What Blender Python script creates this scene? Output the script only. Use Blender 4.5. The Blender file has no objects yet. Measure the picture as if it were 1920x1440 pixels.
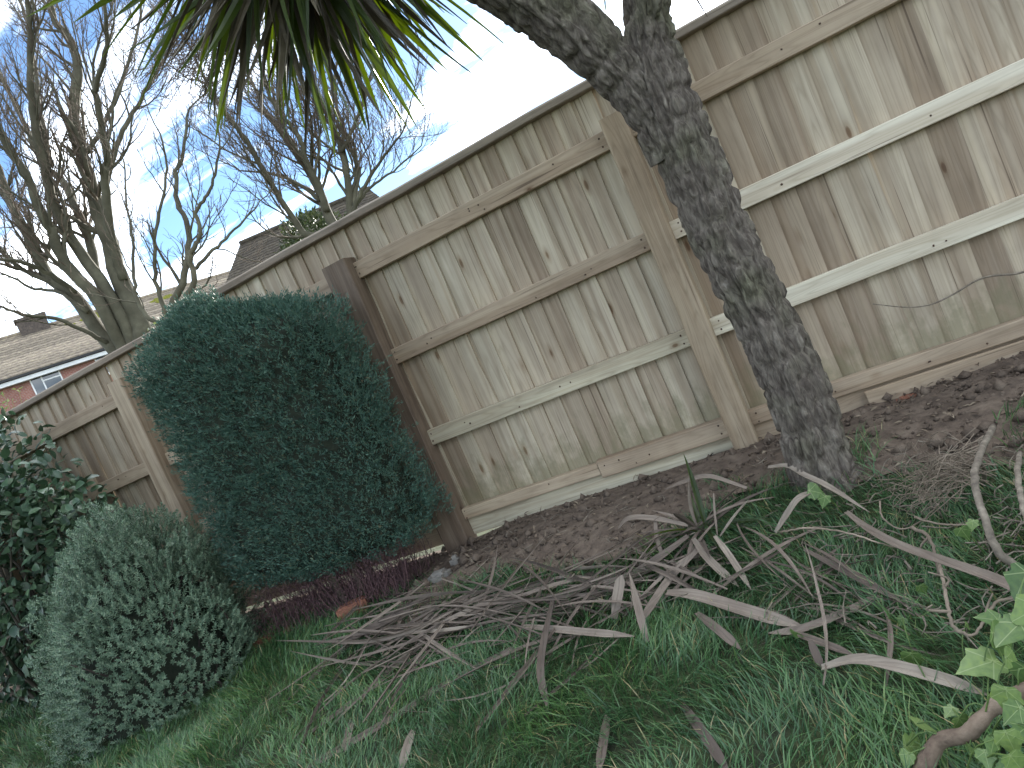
import bpy, math, random
import numpy as np
from mathutils import Vector, Matrix

random.seed(7)
RNG = np.random.default_rng(11)
sc = bpy.context.scene
COL = sc.collection

# ------------------------------------------------------------------ camera
F_PX = 1350.0                                     # focal length in pixels of a 1920 wide picture
CAM_R = np.array([0.85844565, 0.32364685, -0.39789921])
CAM_U = np.array([0.346983, 0.20485664, 0.91522487])
CAM_F = np.array([-0.37772194, 0.92373507, -0.06355834])
CAM_P = np.array([0.0, -3.42565, 0.92188])
cam_d = bpy.data.cameras.new('camera')
cam = bpy.data.objects.new('camera', cam_d)
COL.objects.link(cam)
cam_d.sensor_width = 36.0
cam_d.lens = 36.0 * F_PX / 1920.0
cam_d.clip_start = 0.02
cam_d.clip_end = 1000.0
m = Matrix.Identity(4)
for i in range(3):
    m[i][0] = CAM_R[i]; m[i][1] = CAM_U[i]; m[i][2] = -CAM_F[i]; m[i][3] = CAM_P[i]
cam.matrix_world = m
sc.camera = cam

# ------------------------------------------------------------------ sky, sun, exposure
SUN_AZ = math.radians(-5.9)                        # from +Y towards +X
SUN_EL = math.radians(21.3)
SUN_V = Vector((math.sin(SUN_AZ) * math.cos(SUN_EL), math.cos(SUN_AZ) * math.cos(SUN_EL), math.sin(SUN_EL)))
world = bpy.data.worlds.new('World')
sc.world = world
world.use_nodes = True
wt = world.node_tree
wt.nodes.clear()
def wn(t, **kw):
    n = wt.nodes.new(t)
    for k, v in kw.items():
        setattr(n, k, v)
    return n
def wl(a, b):
    wt.links.new(a, b)
sky = wn('ShaderNodeTexSky', sky_type='NISHITA')
sky.sun_disc = False
sky.sun_elevation = SUN_EL
sky.sun_rotation = SUN_AZ
sky.altitude = 30.0
sky.air_density = 1.0
sky.dust_density = 0.1
sky.ozone_density = 4
wtc = wn('ShaderNodeTexCoord')
sep = wn('ShaderNodeSeparateXYZ'); wl(wtc.outputs['Generated'], sep.inputs[0])
zc = wn('ShaderNodeMath', operation='MAXIMUM'); wl(sep.outputs['Z'], zc.inputs[0]); zc.inputs[1].default_value = 0.0
za = wn('ShaderNodeMath', operation='ADD'); wl(zc.outputs[0], za.inputs[0]); za.inputs[1].default_value = 0.16
dx = wn('ShaderNodeMath', operation='DIVIDE'); wl(sep.outputs['X'], dx.inputs[0]); wl(za.outputs[0], dx.inputs[1])
dy = wn('ShaderNodeMath', operation='DIVIDE'); wl(sep.outputs['Y'], dy.inputs[0]); wl(za.outputs[0], dy.inputs[1])
cv = wn('ShaderNodeCombineXYZ'); wl(dx.outputs[0], cv.inputs[0]); wl(dy.outputs[0], cv.inputs[1])
cmap = wn('ShaderNodeMapping'); wl(cv.outputs[0], cmap.inputs[0])
cmap.inputs['Location'].default_value = (1.3, 2.2, 0.0)
cmap.inputs['Rotation'].default_value = (0, 0, math.radians(-14))
cmap.inputs['Scale'].default_value = (0.75, 1.9, 1.0)
cn1 = wn('ShaderNodeTexNoise'); wl(cmap.outputs[0], cn1.inputs['Vector'])
cn1.inputs['Scale'].default_value = 1.15; cn1.inputs['Detail'].default_value = 8.0; cn1.inputs['Roughness'].default_value = 0.58
cn1.inputs['Distortion'].default_value = 0.45
cramp = wn('ShaderNodeValToRGB'); wl(cn1.outputs['Fac'], cramp.inputs[0])
cramp.color_ramp.elements[0].position = 0.46; cramp.color_ramp.elements[0].color = (0, 0, 0, 1)
cramp.color_ramp.elements[1].position = 0.70; cramp.color_ramp.elements[1].color = (1, 1, 1, 1)
# thin cloud lit from behind: it shines most where the sun stands behind it
sunv = wn('ShaderNodeCombineXYZ')
for i in range(3):
    sunv.inputs[i].default_value = SUN_V[i]
dot = wn('ShaderNodeVectorMath', operation='DOT_PRODUCT'); wl(wtc.outputs['Generated'], dot.inputs[0]); wl(sunv.outputs[0], dot.inputs[1])
dcl = wn('ShaderNodeMath', operation='MAXIMUM'); wl(dot.outputs['Value'], dcl.inputs[0]); dcl.inputs[1].default_value = 0.0
dp = wn('ShaderNodeMath', operation='POWER'); wl(dcl.outputs[0], dp.inputs[0]); dp.inputs[1].default_value = 18.0
dm = wn('ShaderNodeMath', operation='MULTIPLY_ADD'); wl(dp.outputs[0], dm.inputs[0]); dm.inputs[1].default_value = 18.0; dm.inputs[2].default_value = 34.0
ccol = wn('ShaderNodeVectorMath', operation='SCALE'); ccol.inputs[0].default_value = (0.93, 0.97, 1.0); wl(dm.outputs[0], ccol.inputs['Scale'])
mix = wn('ShaderNodeMix', data_type='RGBA')
cup = wn('ShaderNodeMath', operation='MULTIPLY', use_clamp=True); wl(sep.outputs['Z'], cup.inputs[0]); cup.inputs[1].default_value = 14.0
cfac = wn('ShaderNodeMath', operation='MULTIPLY'); wl(cramp.outputs['Color'], cfac.inputs[0]); wl(cup.outputs[0], cfac.inputs[1])
wl(cfac.outputs[0], mix.inputs['Factor']); wl(sky.outputs[0], mix.inputs['A']); wl(ccol.outputs[0], mix.inputs['B'])
bg = wn('ShaderNodeBackground'); bg.inputs['Strength'].default_value = 0.10
wl(mix.outputs['Result'], bg.inputs['Color'])
wo = wn('ShaderNodeOutputWorld'); wl(bg.outputs[0], wo.inputs['Surface'])

sun_d = bpy.data.lights.new('sun', 'SUN')
sun_d.energy = 5.0
sun_d.angle = math.radians(0.53)
sun_d.color = (1.0, 0.95, 0.87)
sun = bpy.data.objects.new('sun', sun_d)
sun.rotation_euler = SUN_V.to_track_quat('Z', 'Y').to_euler()
sun.location = (0, 0, 30)
COL.objects.link(sun)

sc.view_settings.view_transform = 'Standard'
sc.view_settings.look = 'None'
sc.view_settings.gamma = 1.0
sc.view_settings.use_curve_mapping = False
sc.view_settings.exposure = 1.35
sc.render.engine = 'CYCLES'
sc.cycles.max_bounces = 6
sc.cycles.transparent_max_bounces = 6

# ------------------------------------------------------------------ places: rays through points of the survey picture
def ray(px, py):
    return CAM_R * (px - 960) / F_PX - CAM_U * (py - 720) / F_PX + CAM_F
def at(px, py, Y):
    d = ray(px, py); return CAM_P + d * (Y - CAM_P[1]) / d[1]
def on(px, py, z):
    d = ray(px, py); return CAM_P + d * (z - CAM_P[2]) / d[2]
def dep(px, py, t):
    return CAM_P + ray(px, py) * t

# ------------------------------------------------------------------ object helpers
def tag(o, label=None, cat=None, group=None, kind=None):
    if label: o['label'] = label
    if cat: o['category'] = cat
    if group: o['group'] = group
    if kind: o['kind'] = kind
    return o
def empty(name, loc=(0, 0, 0)):
    o = bpy.data.objects.new(name, None)
    o.location = loc
    o.empty_display_size = 0.1
    COL.objects.link(o)
    return o
class MB:
    """collects vertices and faces, builds one mesh"""
    def __init__(self):
        self.v = []; self.f = []; self.n = 0
    def add(self, v, f):
        v = np.asarray(v, float).reshape(-1, 3)
        k = self.n
        self.v.append(v)
        self.f.extend([tuple(i + k for i in q) for q in f])
        self.n += len(v)
    def mesh(self, name, mat, smooth=False):
        me = bpy.data.meshes.new(name)
        vv = np.concatenate(self.v) if self.v else np.zeros((0, 3))
        me.from_pydata(vv.tolist(), [], self.f)
        if mat: me.materials.append(mat)
        if smooth: me.polygons.foreach_set('use_smooth', [True] * len(me.polygons))
        me.update()
        return me
def arr_mesh(name, verts, faces, mat, smooth=False):
    """verts (n,3), faces (m,k) arrays of one face size: quick for tens of thousands"""
    me = bpy.data.meshes.new(name)
    verts = np.asarray(verts, np.float32).reshape(-1, 3); faces = np.asarray(faces, np.int32)
    m_, k = faces.shape
    me.vertices.add(len(verts)); me.vertices.foreach_set('co', verts.ravel())
    me.loops.add(m_ * k); me.loops.foreach_set('vertex_index', faces.ravel())
    me.polygons.add(m_); me.polygons.foreach_set('loop_start', np.arange(0, m_ * k, k, dtype=np.int32))
    if smooth: me.polygons.foreach_set('use_smooth', np.ones(m_, bool))
    me.materials.append(mat)
    me.update(calc_edges=True)
    return me
def obj(name, me, parent=None, loc=None, world_to_parent=True):
    o = bpy.data.objects.new(name, me)
    COL.objects.link(o)
    if loc is not None: o.location = loc
    if parent is not None:
        o.parent = parent
        if world_to_parent:                       # mesh is in world coordinates; parents are never rotated
            p = parent; off = Vector((0, 0, 0))
            while p is not None:
                off += p.location; p = p.parent
            o.location = o.location - off
    return o
def box_vf(x0, x1, y0, y1, z0, z1, b=0.0):
    if b <= 0:
        v = [(x0, y0, z0), (x1, y0, z0), (x1, y1, z0), (x0, y1, z0), (x0, y0, z1), (x1, y0, z1), (x1, y1, z1), (x0, y1, z1)]
        f = [(0, 3, 2, 1), (4, 5, 6, 7), (0, 1, 5, 4), (1, 2, 6, 5), (2, 3, 7, 6), (3, 0, 4, 7)]
        return v, f
    v = []; f = []
    # chamfered box: 24 vertices
    X = (x0, x1); Y = (y0, y1); Z = (z0, z1); idx = {}
    for ix in (0, 1):
        for iy in (0, 1):
            for iz in (0, 1):
                sx = b if ix == 0 else -b; sy = b if iy == 0 else -b; sz = b if iz == 0 else -b
                idx[(ix, iy, iz, 'x')] = len(v); v.append((X[ix], Y[iy] + sy, Z[iz] + sz))
                idx[(ix, iy, iz, 'y')] = len(v); v.append((X[ix] + sx, Y[iy], Z[iz] + sz))
                idx[(ix, iy, iz, 'z')] = len(v); v.append((X[ix] + sx, Y[iy] + sy, Z[iz]))
    I = lambda a, b_, c, k: idx[(a, b_, c, k)]
    f += [(I(0,0,0,'x'), I(0,0,1,'x'), I(0,1,1,'x'), I(0,1,0,'x')), (I(1,0,0,'x'), I(1,1,0,'x'), I(1,1,1,'x'), I(1,0,1,'x'))]
    f += [(I(0,0,0,'y'), I(1,0,0,'y'), I(1,0,1,'y'), I(0,0,1,'y')), (I(0,1,0,'y'), I(0,1,1,'y'), I(1,1,1,'y'), I(1,1,0,'y'))]
    f += [(I(0,0,0,'z'), I(0,1,0,'z'), I(1,1,0,'z'), I(1,0,0,'z')), (I(0,0,1,'z'), I(1,0,1,'z'), I(1,1,1,'z'), I(0,1,1,'z'))]
    for a in (0, 1):
        for c in (0, 1):
            f.append((I(a, c, 0, 'x'), I(a, c, 1, 'x'), I(a, c, 1, 'y'), I(a, c, 0, 'y')))
            f.append((I(a, 0, c, 'x'), I(a, 1, c, 'x'), I(a, 1, c, 'z'), I(a, 0, c, 'z')))
            f.append((I(0, a, c, 'y'), I(1, a, c, 'y'), I(1, a, c, 'z'), I(0, a, c, 'z')))
    for a in (0, 1):
        for c in (0, 1):
            for d in (0, 1):
                f.append((I(a, c, d, 'x'), I(a, c, d, 'y'), I(a, c, d, 'z')))
    return v, f
def box_obj(name, mat, parent, x0, x1, y0, y1, z0, z1, b=0.0):
    mb = MB(); mb.add(*box_vf(x0, x1, y0, y1, z0, z1, b))
    return obj(name, mb.mesh(name, mat), parent)
def fix_normals(me):
    import bmesh
    bm = bmesh.new(); bm.from_mesh(me); bmesh.ops.recalc_face_normals(bm, faces=bm.faces); bm.to_mesh(me); bm.free()
def frames(pts):
    pts = np.asarray(pts, float)
    t = np.gradient(pts, axis=0)
    t /= np.linalg.norm(t, axis=1)[:, None] + 1e-9
    a = np.array([0, 0, 1.0]) if abs(t[0][2]) < 0.9 else np.array([1.0, 0, 0])
    n = np.cross(t[0], a); n /= np.linalg.norm(n)
    N = []; B = []
    for k in range(len(pts)):
        n = n - t[k] * (n @ t[k]); n /= np.linalg.norm(n) + 1e-9
        N.append(n); B.append(np.cross(t[k], n))
    return t, np.array(N), np.array(B)
def tube_vf(pts, rad, sides=6, cap=True):
    pts = np.asarray(pts, float); rad = np.broadcast_to(np.asarray(rad, float), (len(pts),))
    t, N, B = frames(pts)
    a = np.linspace(0, 2 * math.pi, sides, endpoint=False)
    v = (pts[:, None, :] + rad[:, None, None] * (np.cos(a)[None, :, None] * N[:, None, :] + np.sin(a)[None, :, None] * B[:, None, :])).reshape(-1, 3)
    f = []
    for i in range(len(pts) - 1):
        for j in range(sides):
            k = (j + 1) % sides
            f.append((i * sides + j, i * sides + k, (i + 1) * sides + k, (i + 1) * sides + j))
    if cap:
        f.append(tuple(range(sides))[::-1]); f.append(tuple((len(pts) - 1) * sides + j for j in range(sides)))
    return v, f
def smooth_path(pts, n):
    """Catmull-Rom through the points"""
    P = np.asarray(pts, float)
    if len(P) == 2:
        s = np.linspace(0, 1, n)[:, None]; return P[0] * (1 - s) + P[1] * s
    Q = np.vstack([2 * P[0] - P[1], P, 2 * P[-1] - P[-2]])
    out = []
    u = np.linspace(0, len(P) - 1 - 1e-6, n)
    for x in u:
        i = int(x); t = x - i
        p0, p1, p2, p3 = Q[i], Q[i + 1], Q[i + 2], Q[i + 3]
        out.append(0.5 * (2 * p1 + (p2 - p0) * t + (2 * p0 - 5 * p1 + 4 * p2 - p3) * t * t + (3 * p1 - p0 - 3 * p2 + p3) * t ** 3))
    return np.array(out)
def vnoise(p, seed=0):
    """cheap smooth value noise on (n,3) points"""
    p = np.asarray(p, float)
    i = np.floor(p).astype(np.int64); f = p - i
    f = f * f * (3 - 2 * f)
    def h(a, b, c):
        n = (a * 374761393 + b * 668265263 + c * 2147483647 + seed * 974711) & 0x7fffffff
        n = (n ^ (n >> 13)) * 1274126177 & 0x7fffffff
        n = (n ^ (n >> 16)) & 0xffff
        return n / 65535.0
    r = 0
    for dx_ in (0, 1):
        for dy_ in (0, 1):
            for dz_ in (0, 1):
                w = (f[:, 0] if dx_ else 1 - f[:, 0]) * (f[:, 1] if dy_ else 1 - f[:, 1]) * (f[:, 2] if dz_ else 1 - f[:, 2])
                r = r + w * h(i[:, 0] + dx_, i[:, 1] + dy_, i[:, 2] + dz_)
    return r

# ------------------------------------------------------------------ materials
def new_mat(name):
    ma = bpy.data.materials.new(name); ma.use_nodes = True
    nt = ma.node_tree; nt.nodes.clear()
    out = nt.nodes.new('ShaderNodeOutputMaterial')
    return ma, nt, out
class NT:
    def __init__(self, nt): self.t = nt
    def n(self, typ, ins=None, **kw):
        nd = self.t.nodes.new(typ)
        for k, v in kw.items(): setattr(nd, k, v)
        for k, v in (ins or {}).items():
            if isinstance(v, bpy.types.NodeSocket): self.t.links.new(v, nd.inputs[k])
            else: nd.inputs[k].default_value = v
        return nd
    def ramp(self, fac, stops):
        r = self.n('ShaderNodeValToRGB', {0: fac})
        el = r.color_ramp.elements
        while len(el) > 1: el.remove(el[-1])
        for i, (p, c) in enumerate(stops):
            e = el[0] if i == 0 else el.new(p)
            e.position = p; e.color = (*c, 1) if len(c) == 3 else c
        return r.outputs['Color']
    def mix(self, fac, a, b, mode='MIX'):
        nd = self.n('ShaderNodeMix', data_type='RGBA', blend_type=mode)
        for k, v in (('Factor', fac), ('A', a), ('B', b)):
            if isinstance(v, bpy.types.NodeSocket): self.t.links.new(v, nd.inputs[k])
            elif k == 'Factor': nd.inputs[k].default_value = v
            else: nd.inputs[k].default_value = (*v, 1)
        return nd.outputs['Result']
def shift_by_object(T, scale):
    """object coordinates, stretched, moved on by a different amount on each object"""
    tc = T.n('ShaderNodeTexCoord'); oi = T.n('ShaderNodeObjectInfo')
    mul = T.n('ShaderNodeMath', {0: oi.outputs['Random'], 1: 53.0}, operation='MULTIPLY')
    cx = T.n('ShaderNodeCombineXYZ', {0: mul.outputs[0], 1: mul.outputs[0], 2: mul.outputs[0]})
    add = T.n('ShaderNodeVectorMath', {0: tc.outputs['Object'], 1: cx.outputs[0]}, operation='ADD')
    mp = T.n('ShaderNodeMapping', {'Vector': add.outputs[0], 'Scale': scale})
    return add.outputs[0], mp.outputs[0], oi.outputs['Random']

def wood_mat(name, stops, axis='z', rough=0.75, dark=0.55, knots=True, stain=0.4, splash=False):
    ma, nt, out = new_mat(name); T = NT(nt)
    s = {'z': (26, 26, 1.1), 'x': (1.1, 26, 26)}[axis]
    raw, st, rnd = shift_by_object(T, s)
    base = T.ramp(rnd, stops)
    g1 = T.n('ShaderNodeTexNoise', {'Vector': st, 'Scale': 1.0, 'Detail': 5.0, 'Roughness': 0.6, 'Distortion': 0.9})
    ks = {'z': (8.0, 8.0, 4.6), 'x': (4.6, 8.0, 8.0)}[axis]
    mk = T.n('ShaderNodeMapping', {'Vector': raw, 'Scale': ks})
    # rings pulled round the knots
    vor = T.n('ShaderNodeTexVoronoi', {'Vector': mk.outputs[0], 'Scale': 1.0, 'Randomness': 1.0})
    ring_s = {'z': (15, 15, 0.9), 'x': (0.9, 15, 15)}[axis]
    mr = T.n('ShaderNodeMapping', {'Vector': raw, 'Scale': ring_s})
    wv = T.n('ShaderNodeTexNoise', {'Vector': mr.outputs[0], 'Scale': 1.0, 'Detail': 1.0})
    rg = T.n('ShaderNodeMath', {0: wv.outputs['Fac'], 1: 14.0}, operation='MULTIPLY')
    rf = T.n('ShaderNodeMath', {0: rg.outputs[0]}, operation='FRACT')
    ring = T.ramp(rf.outputs[0], [(0.0, (0.72, 0.70, 0.66)), (0.25, (1, 1, 1)), (0.8, (1.0, 1.0, 1.0)), (1.0, (0.72, 0.70, 0.66))])
    c = T.mix(0.55, base, ring, 'MULTIPLY')
    grain = T.ramp(g1.outputs['Fac'], [(0.3, (0.62, 0.58, 0.54)), (0.52, (1, 1, 1)), (0.75, (1.12, 1.1, 1.05))])
    c = T.mix(dark, c, grain, 'MULTIPLY')
    if knots:
        k = T.ramp(vor.outputs['Distance'], [(0.0, (0.34, 0.25, 0.18)), (0.055, (0.42, 0.31, 0.23)), (0.085, (0.8, 0.75, 0.7)), (0.17, (1, 1, 1))])
        c = T.mix(1.0, c, k, 'MULTIPLY')
    # weather stains in wide soft patches
    n2 = T.n('ShaderNodeTexNoise', {'Vector': raw, 'Scale': 3.1, 'Detail': 4.0, 'Roughness': 0.6})
    stc = T.ramp(n2.outputs['Fac'], [(0.36, (0.50, 0.46, 0.42)), (0.56, (1, 1, 1)), (0.8, (1.06, 1.07, 1.0))])
    c = T.mix(stain, c, stc, 'MULTIPLY')
    # pale sapwood beside darker heartwood, in bands along the timber
    sp = {'z': (17, 17, 0.55), 'x': (0.55, 17, 17)}[axis]
    msp = T.n('ShaderNodeMapping', {'Vector': raw, 'Scale': sp})
    n3 = T.n('ShaderNodeTexNoise', {'Vector': msp.outputs[0], 'Scale': 1.0, 'Detail': 2.0, 'Distortion': 0.3})
    sap = T.ramp(n3.outputs['Fac'], [(0.40, (0.62, 0.53, 0.45)), (0.52, (0.96, 0.94, 0.92)), (0.64, (1.12, 1.12, 1.08))])
    c = T.mix(0.55, c, sap, 'MULTIPLY')
    # fine drying cracks
    mc = T.n('ShaderNodeMapping', {'Vector': raw, 'Scale': {'z': (95, 95, 1.6), 'x': (1.6, 95, 95)}[axis]})
    n4 = T.n('ShaderNodeTexNoise', {'Vector': mc.outputs[0], 'Scale': 1.0, 'Detail': 2.0})
    crk = T.ramp(n4.outputs['Fac'], [(0.27, (0.35, 0.3, 0.27)), (0.34, (1, 1, 1))])
    c = T.mix(0.8, c, crk, 'MULTIPLY')
    if splash:
        tcs = T.n('ShaderNodeTexCoord'); sz = T.n('ShaderNodeSeparateXYZ', {0: tcs.outputs['Object']})
        n5 = T.n('ShaderNodeTexNoise', {'Vector': raw, 'Scale': 16.0, 'Detail': 4.0, 'Roughness': 0.65})
        ht = T.n('ShaderNodeMath', {0: sz.outputs[2], 1: -2.3, 2: 0.42}, operation='MULTIPLY_ADD')
        sm = T.n('ShaderNodeMath', {0: n5.outputs['Fac'], 1: ht.outputs[0]}, operation='ADD')
        msk = T.ramp(sm.outputs[0], [(0.62, (0, 0, 0)), (0.86, (0.6, 0.6, 0.6))])
        c = T.mix(msk, c, (0.17, 0.155, 0.085))
    bmp = T.n('ShaderNodeBump', {'Height': g1.outputs['Fac'], 'Strength': 0.35, 'Distance': 0.004})
    p = T.n('ShaderNodeBsdfPrincipled', {'Base Color': c, 'Roughness': rough, 'Normal': bmp.outputs[0]})
    nt.links.new(p.outputs[0], out.inputs['Surface'])
    return ma
def noise_mat(name, stops, scale=6.0, detail=6.0, rough=0.9, bump=0.3, bump_d=0.01, per_object=0.0, stretch=(1, 1, 1), spec=0.3):
    ma, nt, out = new_mat(name); T = NT(nt)
    raw, st, rnd = shift_by_object(T, stretch)
    n1 = T.n('ShaderNodeTexNoise', {'Vector': st, 'Scale': scale, 'Detail': detail, 'Roughness': 0.62})
    c = T.ramp(n1.outputs['Fac'], stops)
    if per_object:
        hv = T.n('ShaderNodeMath', {0: rnd, 1: per_object, 2: 1.0 - per_object / 2}, operation='MULTIPLY_ADD')
        cc = T.n('ShaderNodeHueSaturation', {'Color': c, 'Value': hv.outputs[0]})
        c = cc.outputs[0]
    bmp = T.n('ShaderNodeBump', {'Height': n1.outputs['Fac'], 'Strength': bump, 'Distance': bump_d})
    p = T.n('ShaderNodeBsdfPrincipled', {'Base Color': c, 'Roughness': rough, 'Normal': bmp.outputs[0], 'Specular IOR Level': spec})
    nt.links.new(p.outputs[0], out.inputs['Surface'])
    return ma
def leaf_mat(name, stops, rough=0.5, trans=0.3, tcol=None, scale=40.0, spec=0.4, tip=None):
    """leaf colour varies from leaf to leaf (mesh island and object) ; some light passes through"""
    ma, nt, out = new_mat(name); T = NT(nt)
    ge = T.n('ShaderNodeNewGeometry'); oi = T.n('ShaderNodeObjectInfo')
    ad = T.n('ShaderNodeMath', {0: ge.outputs['Random Per Island'], 1: oi.outputs['Random']}, operation='ADD')
    fr = T.n('ShaderNodeMath', {0: ad.outputs[0]}, operation='FRACT')
    c = T.ramp(fr.outputs[0], stops)
    tc = T.n('ShaderNodeTexCoord')
    n1 = T.n('ShaderNodeTexNoise', {'Vector': tc.outputs['Object'], 'Scale': scale, 'Detail': 3.0})
    mot = T.ramp(n1.outputs['Fac'], [(0.3, (0.7, 0.72, 0.7)), (0.65, (1.1, 1.1, 1.05))])
    c = T.mix(0.6, c, mot, 'MULTIPLY')
    p = T.n('ShaderNodeBsdfPrincipled', {'Base Color': c, 'Roughness': rough, 'Specular IOR Level': spec})
    if trans > 0:
        tr = T.n('ShaderNodeBsdfTranslucent')
        if tcol: tr.inputs[0].default_value = (*tcol, 1)
        else: nt.links.new(c, tr.inputs[0])
        ms = T.n('ShaderNodeMixShader', {0: trans, 1: p.outputs[0], 2: tr.outputs[0]})
        nt.links.new(ms.outputs[0], out.inputs['Surface'])
    else:
        nt.links.new(p.outputs[0], out.inputs['Surface'])
    return ma

M = {}
M['board'] = wood_mat('fence_board_wood', [(0.0, (0.32, 0.25, 0.178)), (0.18, (0.43, 0.35, 0.258)), (0.34, (0.50, 0.43, 0.325)), (0.5, (0.38, 0.30, 0.218)), (0.66, (0.51, 0.445, 0.34)), (0.82, (0.455, 0.375, 0.278)), (1.0, (0.36, 0.285, 0.205))], 'z', splash=True)
M['rail'] = wood_mat('rail_wood', [(0.0, (0.36, 0.28, 0.195)), (0.5, (0.42, 0.335, 0.24)), (1.0, (0.33, 0.255, 0.18))], 'x', dark=0.5)
M['rail_new'] = wood_mat('new_rail_wood', [(0.0, (0.62, 0.57, 0.45)), (1.0, (0.66, 0.60, 0.48))], 'x', dark=0.35, stain=0.15)
M['rail_pale'] = wood_mat('pale_rail_wood', [(0.0, (0.47, 0.42, 0.31)), (1.0, (0.50, 0.45, 0.34))], 'x', dark=0.8, stain=0.25)
M['post_old'] = wood_mat('old_post_wood', [(0.0, (0.17, 0.125, 0.09)), (1.0, (0.19, 0.14, 0.10))], 'z', dark=0.9, stain=0.5)
M['post'] = wood_mat('post_wood', [(0.0, (0.37, 0.295, 0.205)), (0.5, (0.40, 0.32, 0.225)), (1.0, (0.35, 0.275, 0.195))], 'z', dark=0.6)
M['cap'] = wood_mat('cap_wood', [(0.0, (0.22, 0.18, 0.14)), (1.0, (0.27, 0.225, 0.175))], 'x', dark=0.8, knots=False)
M['soil'] = noise_mat('soil', [(0.3, (0.058, 0.042, 0.031)), (0.5, (0.115, 0.086, 0.064)), (0.72, (0.18, 0.14, 0.105))], 14.0, 9.0, 0.95, 0.9, 0.03)
M['turf'] = noise_mat('turf_soil', [(0.3, (0.018, 0.022, 0.012)), (0.6, (0.04, 0.055, 0.02)), (0.8, (0.075, 0.08, 0.035))], 9.0, 8.0, 0.95, 0.8, 0.03)
M['bark'] = noise_mat('tree_bark', [(0.3, (0.055, 0.050, 0.032)), (0.55, (0.10, 0.092, 0.062)), (0.75, (0.16, 0.15, 0.10))], 3.0, 6.0, 0.9, 0.5, 0.02)
M['twig'] = noise_mat('twig_bark', [(0.3, (0.085, 0.062, 0.045)), (0.7, (0.16, 0.125, 0.09))], 2.0, 2.0, 0.85, 0.0, 0.01)

# ------------------------------------------------------------------ the ground
def ground_z(x, y):
    x = np.asarray(x, float); y = np.asarray(y, float)
    t = np.clip((-0.55 - y) / 0.8, 0, 1); t = t * t * (3 - 2 * t)
    z = -0.035 - 0.075 * t
    # bank of soil thrown up along the fence right of the second post
    bank = np.clip((x + 2.05) / 0.35, 0, 1) * np.clip((-0.0 - y) / 0.02, 0, 1) * np.clip((y + 1.05) / 0.65, 0, 1)
    z = z + 0.045 * bank
    r = np.clip(np.clip((x - 0.2) / 1.0, 0, 1), 0, 1) * np.clip((y + 2.0) / 1.0, 0, 1) * np.clip((0.0 - y) / 0.05, 0, 1)
    z = z + 0.05 * r
    p = np.stack([np.ravel(x) * 1.7, np.ravel(y) * 1.7, np.zeros(x.size)], 1)
    near = np.clip((12 - np.hypot(x, y)) / 8, 0, 1)
    calm = 1 - 0.75 * np.clip((y + 0.25) / 0.25, 0, 1)
    z = z + 0.035 * (vnoise(p, 3).reshape(x.shape) - 0.5) * near * calm + 0.012 * (vnoise(p * 4.1, 5).reshape(x.shape) - 0.5) * near * calm
    d = np.hypot(x, y + 3.4)
    hill = np.clip((d - 9) / 36, 0, 1) * np.clip((y + 1.0) / 6.0, 0, 1)
    z = z + 4.3 * hill * hill * (3 - 2 * hill)
    return z
def axis_pts(lo, hi, a, b, step, far):
    core = np.arange(a, b + 1e-6, step)
    l = a - np.geomspace(step, a - lo, far); h = b + np.geomspace(step, hi - b, far)
    return np.concatenate([l[::-1], core, h])
gx = axis_pts(-140, 140, -7.5, 3.0, 0.07, 26); gy = axis_pts(-140, 140, -4.0, 0.6, 0.07, 26)
GX, GY = np.meshgrid(gx, gy, indexing='ij')
GZ = ground_z(GX, GY)
ny = len(gy)
ii, jj = np.meshgrid(np.arange(len(gx) - 1), np.arange(ny - 1), indexing='ij')
q = (ii * ny + jj).ravel()
gf = np.stack([q, q + ny, q + ny + 1, q + 1], 1)
ground = obj('lawn', arr_mesh('lawn', np.stack([GX, GY, GZ], -1).reshape(-1, 3), gf, M['turf'], True))
tag(ground, kind='structure')

def in_soil(x, y):
    """how far inside the dug bed a point lies (positive = soil)"""
    e = vnoise(np.stack([np.ravel(x) * 2.6, np.ravel(y) * 2.6, np.zeros(np.size(x))], 1), 9).reshape(np.shape(x)) - 0.5
    front = np.where(x < -2.1, -0.42, np.where(x < -0.7, -0.92, -0.95))
    front = front + 0.25 * np.clip((x + 0.9) / 0.5, 0, 1) - 0.45 * np.clip((x - 0.15) / 0.8, 0, 1)
    return y - front + 0.45 * e
sx = np.arange(-7.0, 2.6, 0.03); sy = np.arange(-1.75, -0.0, 0.03)
SX, SY = np.meshgrid(sx, sy, indexing='ij')
INS = in_soil(SX, SY)
pp = np.stack([SX.ravel() * 9, SY.ravel() * 9, np.zeros(SX.size)], 1)
lump = (0.026 * (vnoise(pp, 21) - 0.3) + 0.012 * (vnoise(pp * 2.7, 22) - 0.4)).reshape(SX.shape)
SZ = ground_z(SX, SY) + 0.006 + np.clip(lump, -0.002, 1) * np.clip(INS / 0.12, 0, 1) * np.clip((-0.02 - SY) / 0.1, 0.25, 1)
ns = len(sy)
ii, jj = np.meshgrid(np.arange(len(sx) - 1), np.arange(ns - 1), indexing='ij')
keep = (INS[:-1, :-1] > 0).ravel()
q = (ii * ns + jj).ravel()[keep]
soil = obj('soil_bed', arr_mesh('soil_bed', np.stack([SX, SY, SZ], -1).reshape(-1, 3), np.stack([q, q + ns, q + ns + 1, q + 1], 1), M['soil'], True))
tag(soil, kind='structure')

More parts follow.
